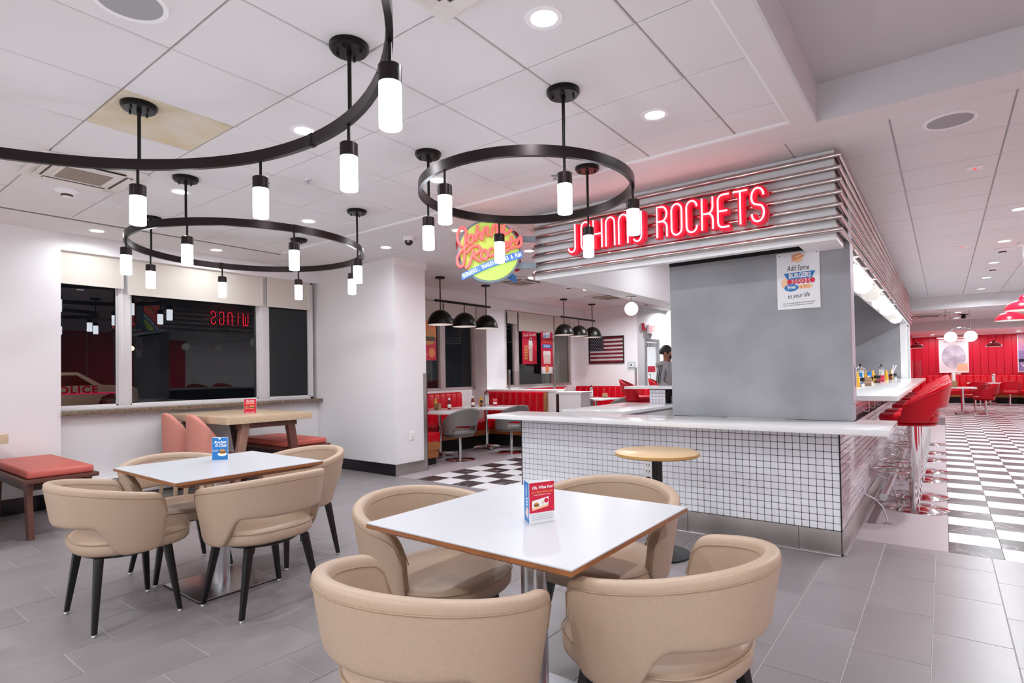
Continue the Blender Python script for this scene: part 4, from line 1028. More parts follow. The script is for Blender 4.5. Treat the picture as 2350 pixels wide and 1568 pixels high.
# ------------------------------------------------------------------ swivel chairs and bar stools
def make_swivel(name, label, cat, grp, m, zs, base_r, footring=False):
    t = thing(name, label, cat, group=grp); d = zs-.45
    mb, rim = shell(.30, .28, .40+d, .535+d, (.775 if footring else .81)+d, .34, T=110, c1=38, c2=66, thick=.03, flare=.24, z0=.40+d)
    sh = mb.build('backrest', m, t, smooth=True, subsurf=1, angle=60)
    MB().tube([r[0] for r in rim], .003, 6).build('piping', m, sh, smooth=True)
    cushion(.235, .235, .395+d, .47+d, .03).build('seat', m, t, smooth=True, angle=60)
    cushion(.215, .215, .365+d, .402+d, .02).build('seat_shell', m, t, smooth=True, angle=60)
    MB().lathe([(.028 if not footring else .042, .012), (.028 if not footring else .042, .37+d)], 20).build('column', M_chrome, t, smooth=True)
    MB().lathe([(base_r, 0), (base_r, .006), (base_r-.008, .011), (.06, .018), (.05, .02)], 40).build('base', M_chrome, t, smooth=True)
    if footring:
        MB().tube([(.17*sin(radians(q))*(1 if abs(q) > 30 else 1), .175-.155*cos(radians(q)), .345) for q in range(12, 360-11, 14)], .0105, 10).build('foot_ring', M_chrome, t, smooth=True)
    return t
stool = make_swivel('bar_stool', 'x', 'stool', 'red bar stools along the tiled bar', M_redshell, .87, .268, True)
sy = [6.53, 7.17, 8.28, 8.92, 10.02, 10.85, 12.05]
sl = ['nearest red bar stool, with its whole round chrome base in view', 'second red bar stool along the tiled bar', 'third red bar stool along the tiled bar', 'fourth red bar stool along the tiled bar', 'fifth red bar stool along the tiled bar', 'sixth red bar stool along the tiled bar', 'last red bar stool, farthest down the tiled bar']
for k, y in enumerate(sy):
    if k == 0: stool.location = (-.245, y, 0); stool.rotation_euler = (0, 0, radians(90)); stool['label'] = sl[0]
    else: dup(stool, (-.245, y, 0), radians(90), sl[k])
for k, (y, lb) in enumerate(((9.35, 'red stool behind the back bar with its whole curved back in view'), (10.6, 'red stool behind the back bar, only its top edge in view'))):
    dup(stool, (-4.35, y, 0), radians(-75), lb, 'red stools at the back bar')
gch = make_swivel('swivel_chair', 'x', 'chair', 'grey swivel chairs in the diner', M_greysh, .45, .24)
gl = [(-6.0, 6.5, 75, 'grey shell swivel chair at the table behind the white column, its round base in view'), (-5.80, 7.55, 75, 'grey shell swivel chair partly hidden behind the end of the worktop'),
      (-5.85, 9.85, 75, 'grey shell chair past the white partition, only the top of its back in view'), (-5.6, 11.1, 75, 'grey shell chair in the far booth next to the red stools')]
for k, (x, y, a, lb) in enumerate(gl):
    if k == 0: gch.location = (x, y, 0); gch.rotation_euler = (0, 0, radians(a)); gch['label'] = lb
    else: dup(gch, (x, y, 0), radians(a), lb)

# ------------------------------------------------------------------ booths
def roll_back(parent, n, L, zb, zt, m, depth=.10):
    """padded back made of upright rolls along local x from 0 to L, bulging to -y"""
    w = L/n
    rows = []
    prof = [(0, .0), (.25, .6), (.5, .8), (.75, .6), (1, .0)]
    def me():
        mb = MB(); r = []
        for fx, b in ((0, 0.62), (.03, .80), (.15, .93), (.5, 1.0), (.85, .93), (.97, .80), (1, 0.62)):
            y = -depth*.55-depth*.45*b
            r.append([(fx*w, 0, zb), (fx*w, y, zb), (fx*w, y, zt-.04), (fx*w, y*.8, zt-.012), (fx*w, y*.45, zt), (fx*w, 0, zt)])
        mb.grid(r); k = len(r[0]); mb.f.append(tuple(range(k))); mb.f.append(tuple(6*k+q for q in range(k-1, -1, -1)))
        return meshof(mb, 'back_roll', m, smooth=True, angle=60)
    src = me()
    for i in range(n): inst(src, 'back_roll', (i*w, 0, 0), parent)
def booth(label, ox, oy, rz, L, depth, nroll, endwood=0, zt=.985):
    """bench seen from its front: local x along it, local -y is the sitting side, y=0 the wall"""
    t = thing('booth_bench', label, 'booth', (ox, oy, 0), rz, 'red booth benches')
    roll_back(t, nroll, L, .44, zt, M_red)
    MB().box(0, L, -depth, -.09, .30, .465).build('seat', M_red, t, bevel=.035, seg=3)
    MB().box(0, L, -depth+.015, -.02, .215, .305).build('wood_rail', M_boothwood, t); MB().box(.02, L-.02, -depth+.09, -.02, 0, .215).build('kick_base', M_dark, t)
    if endwood:
        x = L if endwood > 0 else -.02
        MB().box(x, x+.02, -.12, .0, .02, zt-.01).box(x, x+.02, -depth+.02, -.12, .215, .32).build('end_panel', M_boothwood, t, bevel=.004)
    return t
booth('red booth bench along the diner windows behind the white column', -7.47, 6.13, radians(90), 1.95, .80, 13)
booth('red booth bench along the diner windows past the partition', -7.47, 9.22, radians(90), 2.68, .80, 18)
booth('short red booth bench against the back of the white column, with a square wood end', -6.02, 5.58, radians(180), 1.45, .53, 9, 0)
booth('red booth bench with upright rolls backing on the white partition', -7.17, 8.58, 0, 1.42, .46, 9, 1)
booth('red booth bench under the framed flag', -7.4, 12.43, 0, 2.1, .5, 13, 1)
o = [q for q in C.objects if q.type == 'EMPTY' and q.get('label', '').startswith('short red')][0]
MB().box(-.022, .0, -.50, .0, .215, .32).build('end_panel', M_boothwood, o, bevel=.004)
MB().box(-.003, .02, -.47, -.05, .10, .34).build('end_panel', M_boothwood, o)
t = thing('partition', 'low white partition with a cap and glass screen between the diner booths', 'partition', (-6.3, 8.72, 0))
MB().box(-1.0, .72, -.13, .13, 0, .985).build('core', M_white, t); MB().box(-1.0, .76, -.15, .15, .985, 1.02).build('cap', M_white, t, bevel=.004)
MB().box(.72, 1.25, -.13, .20, 0, .955).build('end_block', M_white, t); MB().box(.72, 1.28, -.15, .22, .955, .985).build('end_cap', M_white, t, bevel=.004); MB().box(.74, .80, -.134, -.12, 0, .94).build('groove', M_walnutd, t)
for x in (-.42, .62): MB().box(x-.014, x+.014, -.02, .02, 1.02, 1.40).build('glass_post', M_steel, t, bevel=.003)
MB().box(-.40, .60, -.004, .004, 1.05, 1.37).build('glass_screen', M_clear, t)
t = thing('glass_post', 'brown metal post of a glass screen left of the glass door', 'post', (-5.55, 11.9, 0)); MB().box(-.02, .02, -.02, .02, 0, 1.42).build('post', M_steel, t, bevel=.003); MB().lathe([(.05, 0), (.05, .012)], 16).build('foot', M_steel, t)

# ------------------------------------------------------------------ diner tables
def diner_table(x, y, rz, label, a=.35, b=.35, grp='white diner tables on chrome posts'):
    t = thing('diner_table', label, 'table', (x, y, 0), rz, grp)
    MB().box(-a, a, -b, b, .715, .75).build('top', M_quartz, t, bevel=.006)
    MB().lathe([(.038, .05), (.038, .715)], 18).build('post', M_chrome, t, smooth=True)
    for q in (0, 1):
        MB().tube([(-.23, 0, .03), (-.21, 0, .045), (0, 0, .055), (.21, 0, .045), (.23, 0, .03)], .03, 12).xf(Matrix.Rotation(radians(45+90*q), 4, 'Z')).build('foot', M_chrome, t, smooth=True)
    return t
diner_table(-6.52, 6.58, radians(14), 'white diner table nearest the white column, cards and napkins on it', .42, .46)
diner_table(-6.46, 7.70, radians(14), 'white diner table in the booth corner below the dome lamps', .5, .44)
diner_table(-6.45, 9.95, radians(-18), 'white diner table just past the partition', .38, .40)
diner_table(-6.2, 11.2, radians(-8), 'white diner table below the framed flag', .45, .40)

# condiments ----------------------------------------------------------------
def straw_jar(x, y, z, label, s=1.0):
    t = thing('straw_dispenser', label, 'dispenser', (x, y, z), 0, 'glass straw dispensers'); t.scale = (s, s, s)
    MB().lathe([(.048, 0), (.052, .01), (.050, .02), (.046, .03)], 20).build('foot', M_chrome, t, smooth=True)
    st = MB()
    for k in range(12): a = k*.52; st.tube([(.030*cos(a), .030*sin(a), .03), (.032*cos(a+.1), .032*sin(a+.1), .205)], .0045, 6)
    st.build('straws', M_pwhite, t)['kind'] = 'stuff'
    MB().lathe([(.046, .03), (.046, .21)], 20).build('glass', M_clear, t, smooth=True)
    MB().lathe([(.054, .21), (.054, .218), (.02, .245), (.012, .25)], 20).build('lid', M_chrome, t, smooth=True); MB().lathe([(.006, .25), (.013, .262), (.015, .278), (.012, .282)], 14).build('knob', M_blackp, t, smooth=True)
def mustard(x, y, z, label):
    t = thing('mustard_bottle', label, 'bottle', (x, y, z), 0, 'yellow mustard bottles')
    MB().lathe([(.026, 0), (.028, .006), (.027, .06), (.024, .085), (.028, .105), (.026, .125), (.019, .14)], 18).build('body', M_mustard, t, smooth=True)
    MB().lathe([(.0195, .14), (.018, .155), (.006, .185), (.004, .192)], 14).build('nozzle', M_mustard, t, smooth=True)
def ketchup(x, y, z, label):
    t = thing('ketchup_bottle', label, 'bottle', (x, y, z), 0, 'ketchup bottles')
    MB().lathe([(.028, 0), (.030, .006), (.030, .095), (.022, .135), (.014, .16)], 18).build('body', M_ketchup, t, smooth=True)
    MB().lathe([(.0172, .155), (.0172, .185), (.014, .188)], 14).build('cap', M_pwhite, t, smooth=True); MB().lathe([(.0304, .03), (.0304, .085)], 18).build('label_band', M_pwhite, t, smooth=True)
def shaker(x, y, z, label, fill):
    t = thing('shaker', label, 'shaker', (x, y, z), 0, 'black-capped salt and pepper shakers')
    MB().lathe([(.020, .002), (.020, .04)], 14).build('filling', fill, t, smooth=True); MB().lathe([(.022, 0), (.0225, .065), (.019, .072)], 16).build('glass', M_clear, t, smooth=True)
    MB().lathe([(.0225, .068), (.0235, .075), (.0235, .11), (.020, .112)], 18).build('cap', M_blackp, t, smooth=True)
def caddy(x, y, z, label, m=None):
    t = thing('napkin_caddy', label, 'caddy', (x, y, z), 0, 'wire and board condiment caddies')
    MB().box(-.055, .055, -.045, .045, 0, .004).build('base', M_steel2, t)
    MB().box(-.05, .05, -.012, .040, .004, .105).build('napkins', m or M_kraft, t)
    MB().tube([(-.055, -.045, .05), (.055, -.045, .05), (.055, .045, .05), (-.055, .045, .05)], .0025, 6, closed=True).build('wire_rail', M_chrome, t)
    MB().tube([(0, 0, .10), (0, 0, .17), (.02, 0, .19), (0, 0, .215), (-.02, 0, .19), (0, 0, .17)], .003, 6).build('handle', M_chrome, t)
def smallcard(x, y, z, rz, label):
    t = thing('table_card', label, 'card', (x, y, z), rz, 'folded cards in the diner')
    MB().box(-.05, .05, -.002, .002, 0, .14).build('card', M_pred, t); panel(t, 'print', M_pwhite, -.035, .035, .03, .07, -.0021); panel(t, 'print', M_peach, -.04, .04, .10, .115, -.0021)
zb = 1.10
def on_bar(px, x):                                    # place along the bar where the photo shows it, at depth x from the bar's edge line
    lo, hi = 5.5, 15.0
    for _ in range(40):
        y = (lo+hi)/2; q = Vector((x, y, zb-CH)); p = CCX+CF*q.dot(CR)/q.dot(_f)
        lo, hi = (y, hi) if p < px else (lo, y)
    return (x, min(lo, 13.9), zb)
straw_jar(*on_bar(1975.5, -.87), 'tall straw dispenser with a black knob, nearest on the bar', 1.0); straw_jar(*on_bar(2023, -.88), 'tall straw dispenser farther along the bar with a chrome lid', 1.0)
for px, x, lb in ((1967.5, -.815, 'yellow mustard bottle touching the grey wall edge'), (1988, -.84, 'yellow mustard bottle behind the nearest straw dispenser'), (2004, -.84, 'yellow mustard bottle between the second blue box and the red caddy'), (2034.5, -.815, 'yellow mustard bottle standing alone nearer the bar edge'), (2046, -.85, 'yellow mustard bottle at the far end beside the white straws')): mustard(*on_bar(px, x), lb)
for px, x, lb, f in ((1979.5, -.766, 'nearest shaker, half full of salt', M_pwhite), (2000, -.758, 'shaker of salt in front of the second blue box', M_pwhite), (2010, -.80, 'shaker of pepper in front of the second caddy', M_patty), (2017, -.755, 'shaker of pepper beside the red caddy', M_patty), (2045, -.767, 'shaker of pepper near the far mustard bottle', M_patty), (2055, -.725, 'last shaker of salt on the bar', M_pwhite)): shaker(*on_bar(px, x), lb, f)
caddy(*on_bar(1989, -.77), 'wire caddy beside the nearest shaker on the bar'); caddy(*on_bar(2006, -.93), 'wire caddy with a ring handle behind the bar condiments'); caddy(*on_bar(2021, -.80), 'red condiment caddy in the middle of the bar', M_pred)
for px, lb in ((1974, 'blue sweetener box in front of the nearest straw dispenser'), (1996, 'blue sweetener box behind the second shaker')):
    t = thing('sweetener_box', lb, 'box', on_bar(px, -.80), 0, 'blue sweetener boxes'); MB().box(-.026, .026, -.018, .018, 0, .17).build('body', M_blue, t, bevel=.002); panel(t, 'print', M_pwhite, -.016, .016, .05, .12, -.0182)
t = thing('straw_cup', 'two white straws leaning in a small cup at the far end of the bar', 'cup', on_bar(2043, -.80)); MB().lathe([(.022, 0), (.025, .09)], 16).build('cup', M_ketchup, t, smooth=True)
for k in (0, 1): MB().tube([(0, .01*k, .02), (.06+.04*k, .01*k, .27)], .008, 8).build('straw', M_pwhite, t)
t = thing('menu_cylinder', 'clear upright cylinder at the far end of the bar', 'holder', (-.43, 14.0, zb)); MB().lathe([(.075, 0), (.075, .35)], 20).build('wall', M_clear, t, smooth=True)
z7 = .75
smallcard(-6.45, 6.22, z7, radians(20), 'red folded card on the diner table nearest the white column')
caddy(-6.60, 6.62, z7, 'board condiment caddy on the diner table nearest the white column'); ketchup(-6.50, 6.80, z7, 'ketchup bottle on the diner table nearest the white column'); mustard(-6.72, 6.70, z7, 'yellow mustard bottle behind the caddy on the table nearest the white column')
ketchup(-6.60, 7.50, z7, 'ketchup bottle on the booth corner table'); mustard(-6.55, 7.66, z7, 'yellow mustard bottle on the booth corner table'); straw_jar(-6.46, 7.72, z7, 'straw dispenser on the booth corner table'); smallcard(-6.42, 7.90, z7, radians(15), 'red folded card on the booth corner table'); shaker(-6.50, 7.62, z7, 'shaker on the booth corner table', M_patty)
ketchup(-6.25, 9.70, z7, 'ketchup bottle on the table just past the partition'); straw_jar(-6.25, 11.1, z7, 'straw dispenser on the table below the flag'); caddy(-6.0, 11.25, z7, 'kraft condiment caddy on the table below the flag')
t = thing('cup', 'small frosted cup on the partition cap', 'cup', (-5.45, 8.75, .985)); MB().lathe([(.03, 0), (.034, .09)], 16).build('body', M_clear, t, smooth=True); MB().lathe([(.029, .002), (.03, .07)], 16).build('filling', M_cream, t, smooth=True)

# ------------------------------------------------------------------ dome pendants over the booths
def dome_row(ys, label, grp='black three-dome pendant bars'):
    cx = -6.36; cy = sum(ys)/2
    t = thing('pendant_bar', label, 'pendant lamp', (cx, cy, ZC2), 0, grp); L = (ys[1]-ys[0])/2
    MB().tube([(0, -L-.11, -.38), (0, L+.11, -.38)], .020, 12).build('bar', M_black, t, smooth=True)
    for k, y in enumerate((-L, 0, L)):
        if k != 1:
            MB().lathe([(.012, -.030), (.075, -.026), (.078, 0)], 24, (0, y, 0)).build('canopy', M_black, t, smooth=True); MB().lathe([(.009, -.37), (.009, -.02)], 12, (0, y, 0)).build('stem', M_black, t, smooth=True)
        MB().lathe([(.008, -.53), (.008, -.39)], 12, (0, y, 0)).build('drop_rod', M_black, t, smooth=True)
        pr = [(.205*sin(radians(a)), -.76+.235*cos(radians(a))) for a in range(90, 4, -6)]
        d = MB().lathe(pr+[(.012, -.522)], 36, (0, y, 0)); d.f.pop(-2)
        dm = d.build('dome', M_black, t, smooth=True)
        ip = [(.199*sin(radians(a)), -.762+.225*cos(radians(a))) for a in range(90, 4, -8)]
        q = MB().lathe(ip, 30, (0, y, 0)); q.f.pop(-2); q.build('white_lining', M_white, dm, smooth=True)
        MB().sphere((0, y, -.67), .035, 14, 10).build('bulb', emat('lit_bulb', 'fff2e0', 8.0), dm, smooth=True)
dome_row((6.48, 7.615), 'black three-dome pendant bar over the nearer booth tables'); dome_row((10.18, 11.39), 'black three-dome pendant bar over the booth below the flag')

# ------------------------------------------------------------------ posters, flag, signs
def wall_sheet(name, label, cat, M, w, h, m, grp=None, frame=None, th=.004):
    """flat sheet: local x right, y up, z out of the wall"""
    t = thing(name, label, cat, group=grp); t.matrix_world = M
    MB().box(-w/2, w/2, -h/2, h/2, 0, th).build('sheet', m, t)
    if frame:
        f = MB(); q = .022
        f.box(-w/2-q, w/2+q, h/2, h/2+q, 0, .03).box(-w/2-q, w/2+q, -h/2-q, -h/2, 0, .03).box(-w/2-q, -w/2, -h/2, h/2, 0, .03).box(w/2, w/2+q, -h/2, h/2, 0, .03).build('frame', frame, t, bevel=.003)
    return t
def basis(o, x, z):
    x = Vector(x); z = Vector(z); y = z.cross(x)
    return Matrix(((x.x, y.x, z.x, o[0]), (x.y, y.y, z.y, o[1]), (x.z, y.z, z.z, o[2]), (0, 0, 0, 1)))
def poly(t, pts, m, z=.0045, name='print'): return MB().prism(pts, z-.0003, z, 'z').build(name, m, t)
def disc(t, x, y, rx, ry, m, z=.0045, n=24): return poly(t, [(x+rx*cos(2*pi*k/n), y+ry*sin(2*pi*k/n)) for k in range(n)], m, z)
t = wall_sheet('poster', 'white Add Some Burgers poster pinned to the grey wall', 'poster', basis((-.905, 4.966, 2.035), (1, 0, 0), (0, -1, 0)), .31, .455, M_paper)
disc(t, 0, .178, .038, .036, M_peach)
sc = .038/R
strokes('script_logo', [[(p[0]*sc*1.15, p[1]*sc*1.15) for p in l] for l in LS], M_orange, t, .0016, 0, Matrix.Translation((0, .180, .0045)))
text('lettering', 'Add Some', .062, M_ink, t, (0, .098, .005), (0, 0, 0), .0002, shear=.25, sx=.62)
poly(t, [(-.105, .062), (.125, .066), (.098, .012), (-.075, .008)], M_blue); text('lettering', 'BURGERS', .052, M_pwhite, t, (.012, .037, .0052), (0, 0, 0), .0002, bold=.0016, sx=.74)
disc(t, -.09, -.018, .035, .045, M_peach, .0043)
for k in range(6): disc(t, -.062+.033*k, -.008, .0185, .021, M_pred, .0049+.0001*k)
text('lettering', 'SHAKES', .032, M_pwhite, t, (.02, -.008, .0062), (0, 0, 0), .0002, sx=.9, spacing=1.42)
disc(t, -.05, -.056, .052, .030, M_blue, .0049); text('lettering', 'Fries', .040, M_pwhite, t, (-.048, -.053, .0056), (0, 0, .12), .0002, bold=.0012, sx=.75)
poly(t, [(0, -.038), (.075, -.034), (.075, -.024), (.108, -.052), (.075, -.082), (.075, -.070), (0, -.070)], M_peach, .0046); text('lettering', '& Fun', .040, M_orange, t, (.045, -.053, .0054), (0, 0, .05), .0002, shear=.25, sx=.75)
text('lettering', 'to your life', .052, M_ink, t, (0, -.122, .005), (0, 0, .05), .0002, shear=.25, sx=.68)
text('lettering', 'Visit www.fatbrands.com/johnnyrockets', .0145, M_ink, t, (0, -.178, .005), (0, 0, .03), .0002); text('lettering', 'to learn about franchise opportunities.', .0140, M_ink, t, (-.004, -.195, .005), (0, 0, .03), .0002)
for s in (-1, 1): disc(t, s*.135, .208, .004, .004, M_ink)
# flag
t = wall_sheet('framed_flag', 'framed American flag on the diner end wall', 'flag', basis((-6.565, 12.442, 1.868), (1, 0, 0), (0, -1, 0)), .91, .62, M_flagwhite, None, M_blackp)
for k in range(13):
    if k % 2 == 0: MB().box(-.455, .455, .31-.62/13*(k+1), .31-.62/13*k, .004, .006).build('red_stripe', M_flagred, t)
MB().box(-.455, -.075, .31-.62*7/13, .31, .004, .0075).build('canton', M_navy, t)
stm = meshof(MB().prism([((.014 if k % 2 == 0 else .006)*sin(k*pi/5), (.014 if k % 2 == 0 else .006)*cos(k*pi/5)) for k in range(10)], 0, .001, 'z'), 'star', M_pwhite)
for r in range(9):
    for c in range(6 if r % 2 == 0 else 5): inst(stm, 'star', (-.425+.064*c+(.032 if r % 2 else 0), .29-.0355*r, .0076), t)
MB().box(-.455, .455, -.31, .31, .012, .013).build('cover_glass', M_clear, t)
# posters hanging in the diner windows
def hanging(name, label, y, zc, w, h): return wall_sheet(name, label, 'poster', basis((-7.44, y, zc), (0, -1, 0) if False else (0, 1, 0), (1, 0, 0)), w, h, M_pred, 'red posters hanging in the diner windows')
t = hanging('poster', 'red de la Crumb milkshake poster with one tall glass', 10.42, 1.90, .56, .74)
text('lettering', 'Creme', .001, M_pwhite, t, (0, 0, -.01), (0, 0, 0)) if False else None
text('lettering', 'de la Crumb', .095, M_pwhite, t, (0, .29, .005), (0, 0, .08), .0003, shear=.3)
poly(t, [(-.02, -.30), (.10, -.30), (.125, .10), (-.045, .10)], M_cream); disc(t, .04, .13, .075, .07, M_pwhite, .0048); disc(t, .05, .20, .035, .04, M_pwhite, .0048); text('lettering', 'Rockets', .05, M_pred, t, (.04, -.03, .0055), (0, 0, .5), .0003, shear=.3)
for k in range(5): poly(t, [(-.20, -.27+.065*k), (-.07, -.25+.065*k), (-.07, -.205+.065*k), (-.20, -.225+.065*k)], M_bun)
t = hanging('poster', 'red Sip on Hand-Spun Shakes poster with three glasses', 11.12, 1.80, .50, .98)
poly(t, [(-.14, .33), (.13, .36), (.15, .49), (-.16, .47)], M_pwhite); text('lettering', 'Sip on', .12, M_blue, t, (0, .41, .0055), (0, 0, .1), .0003, shear=.3, bold=.002)
text('lettering', 'HAND-SPUN', .085, M_orange, t, (0, .25, .005), (0, 0, 0), .0003, sx=.72); poly(t, [(-.18, .11), (.19, .11), (.19, .20), (-.18, .20)], M_blue); text('lettering', 'SHAKES', .085, M_pwhite, t, (0, .155, .0052), (0, 0, 0), .0003, bold=.001, sx=.85)
for k, x in enumerate((-.10, .10, 0)): poly(t, [(x-.035, -.26), (x+.045, -.26), (x+.065, -.02), (x-.055, -.02)], M_cream, .0045+.0002*k); disc(t, x, .0, .06, .05, M_pwhite, .0048+.0002*k)
poly(t, [(-.25, -.49), (.25, -.49), (.25, -.33), (-.25, -.33)], M_pwhite); disc(t, .0, -.38, .075, .09, M_orange, .0049)
t = hanging('poster', 'red cheeseburger poster in the window behind the white column', 6.98, 1.95, .95, .72)
poly(t, [(-.475, .05), (.475, .05), (.475, .36), (-.475, .36)], M_orange, .0043); poly(t, [(-.475, -.36), (.475, -.36), (.475, -.1), (-.475, .02)], M_pred, .0046)
q = bpy.data.objects.new('print_group', None); C.objects.link(q); q.parent = t; q.matrix_local = Matrix.Translation((.26, .03, .0)) @ Matrix.Rotation(-pi/2, 4, 'X')
burger(q, 0, 0, .36, -.0055); q.name = 'burger_print'
disc(t, .36, -.22, .08, .09, M_orange, .0052); text('lettering', 'Real burgers made to order', .035, M_pwhite, t, (.1, -.25, .0052), (0, 0, 0), .0003, sx=.8)
# thermostat, exit sign, alarm
t = thing('thermostat', 'white thermostat in a clear guard right of the framed flag', 'thermostat', (-5.90, 12.445, 1.47)); MB().box(-.06, .06, -.02, 0, -.045, .045).build('body', M_white, t, bevel=.004); MB().box(-.03, .015, -.0215, -.019, -.0, .028).build('screen', M_blackp, t)
MB().box(-.10, .10, -.035, .0, -.10, .09).build('guard', M_clear, t)
t = thing('exit_sign', 'red-lettered white exit sign above the glass door', 'sign', (-5.70, 13.15, 2.36)); MB().box(-.03, .03, -.19, .19, -.11, .11).build('housing', M_white, t, bevel=.006)
for s in (1,): text('lettering', 'EXIT', .20, emat('lit_exit', 'ff4a55', 1.6), t, (.0312, 0, 0), (pi/2, 0, pi/2), .0005, bold=.004, sx=.8)
t = thing('fire_alarm', 'small red strobe alarm left of the exit sign', 'alarm', (-5.745, 12.78, 2.40)); MB().box(0, .05, -.06, .06, -.09, .09).build('body', M_pred, t, bevel=.01); MB().box(.05, .065, -.03, .03, -.02, .05).build('strobe', M_white, t, bevel=.005)
# glass door
dr = MB().box(-5.80, -5.74, 12.85, 12.91, 0, 2.13).box(-5.80, -5.74, 13.69, 13.75, 0, 2.13).box(-5.80, -5.74, 12.91, 13.69, 2.05, 2.13).box(-5.79, -5.75, 12.93, 13.00, .02, 2.03).box(-5.79, -5.75, 13.60, 13.67, .02, 2.03).box(-5.79, -5.75, 13.0, 13.60, 1.93, 2.03).box(-5.79, -5.75, 13.0, 13.60, .02, .25).build('door_1', M_steel2, bevel=.004); dr['kind'] = 'structure'
MB().box(-5.772, -5.768, 13.0, 13.60, .25, 1.93).build('pane', M_clear, dr); MB().box(-5.75, -5.70, 13.0, 13.25, 1.95, 2.0).build('door_closer', M_steel2, dr, bevel=.004); MB().tube([(-5.74, 13.05, .9), (-5.70, 13.05, .9), (-5.70, 13.05, 1.25), (-5.74, 13.05, 1.25)], .012, 8).build('handle', M_chrome, dr, smooth=True)
MB().box(-5.766, -5.763, 13.05, 13.5, 1.30, 1.45).build('door_notice', M_pred, dr)
lamp_area(None, (-7.2, 14.3, 2.74), 60, .3, 170, (.95, .97, 1)).name = 'lobby_light'

# ------------------------------------------------------------------ person at the back bar
pr = thing('person', 'person in a grey hoodie with dark sleeve stripes standing behind the grey wall, facing right', 'person', (-3.64, 8.98, 0), radians(-90))
def skin(name, verts, edges, rad, m, par, root=0, sub=2):
    me = bpy.data.meshes.new(name); me.from_pydata(verts, edges, []); o = bpy.data.objects.new(name, me); C.objects.link(o)
    o.modifiers.new('skin', 'SKIN'); sv = me.skin_vertices[0].data
    for i, r in enumerate(rad): sv[i].radius = (r, r) if not isinstance(r, tuple) else r
    sv[root].use_root = True
    s = o.modifiers.new('sub', 'SUBSURF'); s.levels = sub; s.render_levels = sub
    dg = bpy.context.evaluated_depsgraph_get(); m2 = bpy.data.meshes.new_from_object(o.evaluated_get(dg)); bpy.data.objects.remove(o)
    m2.name = name; m2.materials.clear()
    for q in (m if isinstance(m, list) else [m]): m2.materials.append(q)
    m2.polygons.foreach_set('use_smooth', [True]*len(m2.polygons))
    o = bpy.data.objects.new(name, m2); C.objects.link(o); o.parent = par
    return o
M_skin = mat('skin', '9a6a50', .5); M_hood = mat('grey_hoodie', 'a3a1a2', .85, noise=.1, nscale=30); M_trouser = mat('dark_trousers', '2a2a32', .8); M_hair = mat('dark_hair', '120d0c', .6); M_shoe = mat('dark_shoe', '1c1a1a', .6)
# local +y forward, x right
V = [(0,0,.95),(0,.0,1.15),(0,-.01,1.34),(0,.0,1.45),(0,.015,1.52),(0,.03,1.60),(0,.035,1.68),
     (.10,0,.90),(.105,.02,.50),(.105,-.02,.10),(.105,.09,.04), (-.10,0,.90),(-.105,.02,.50),(-.105,-.02,.10),(-.105,.09,.04),
     (.17,-.005,1.39),(.235,-.02,1.13),(.22,.17,1.02),(.20,.25,1.03), (-.17,-.005,1.39),(-.235,-.02,1.13),(-.22,.17,1.02),(-.20,.25,1.03),(0,.055,1.63)]
E_ = [(0,1),(1,2),(2,3),(3,4),(4,5),(5,6),(0,7),(7,8),(8,9),(9,10),(0,11),(11,12),(12,13),(13,14),(2,15),(15,16),(16,17),(17,18),(2,19),(19,20),(20,21),(21,22)]
V = V[:23]
Rr = [(.155,.115),(.16,.12),(.175,.12),(.075,.07),(.055,.055),(.082,.095),(.075,.088),.095,.068,.05,.045,.095,.068,.05,.045,.072,.06,.05,.035,.072,.06,.05,.035]
bd = skin('body', V, E_, Rr, [M_hood, M_skin, M_trouser, M_shoe], pr)
for p in bd.data.polygons:
    c = p.center
    p.material_index = 1 if c.z > 1.475 else 3 if c.z < .085 else 2 if c.z < .93 and abs(c.x) < .17 else 1 if c.y > .215 and c.z < 1.2 else 0
mb = MB()
rows = []
for k in range(9):
    a = pi*.5*k/8*1.25; rows.append([(.098*cos(q)*cos(a-.35)*1.0, .012+.108*sin(q)*cos(a-.35), 1.645+.115*sin(a-.35)) for q in [2*pi*i/20 for i in range(20)]])
hr = MB().grid([[(x, y-.018 if y > .07 else y-.012, z) for x, y, z in r] for r in rows], close_u=True); hr.f.append(tuple(8*20+i for i in range(20))); hr.build('hair', M_hair, pr, smooth=True)
skin('beard', [(-.055,.07,1.575),(-.03,.108,1.545),(.03,.108,1.545),(.055,.07,1.575),(0,.118,1.54)], [(0,1),(1,4),(4,2),(2,3)], [.022,.024,.024,.022,.026], M_hair, pr)
MB().prism([(.115,1.625),(.152,1.60),(.115,1.585)], -.016, .016, 'x').build('nose', M_skin, pr, smooth=True)
for s in (-1, 1):
    MB().sphere((s*.083, .02, 1.615), .024, 12, 8, 1.4).build('ear', M_skin, pr, smooth=True); MB().sphere((s*.035, .108, 1.635), .0095, 10, 8).build('eye', M_pwhite, pr, smooth=True); MB().sphere((s*.035, .1155, 1.635), .005, 8, 6).build('pupil', M_hair, pr, smooth=True)
hd = skin('hood', [(-.13,.0,1.455),(-.09,-.10,1.44),(0,-.14,1.42),(.09,-.10,1.44),(.13,.0,1.455),(.06,.085,1.44),(-.06,.085,1.44)], [(0,1),(1,2),(2,3),(3,4),(4,5),(0,6)], [.045,.055,.065,.055,.045,.03,.03], M_hood, pr)
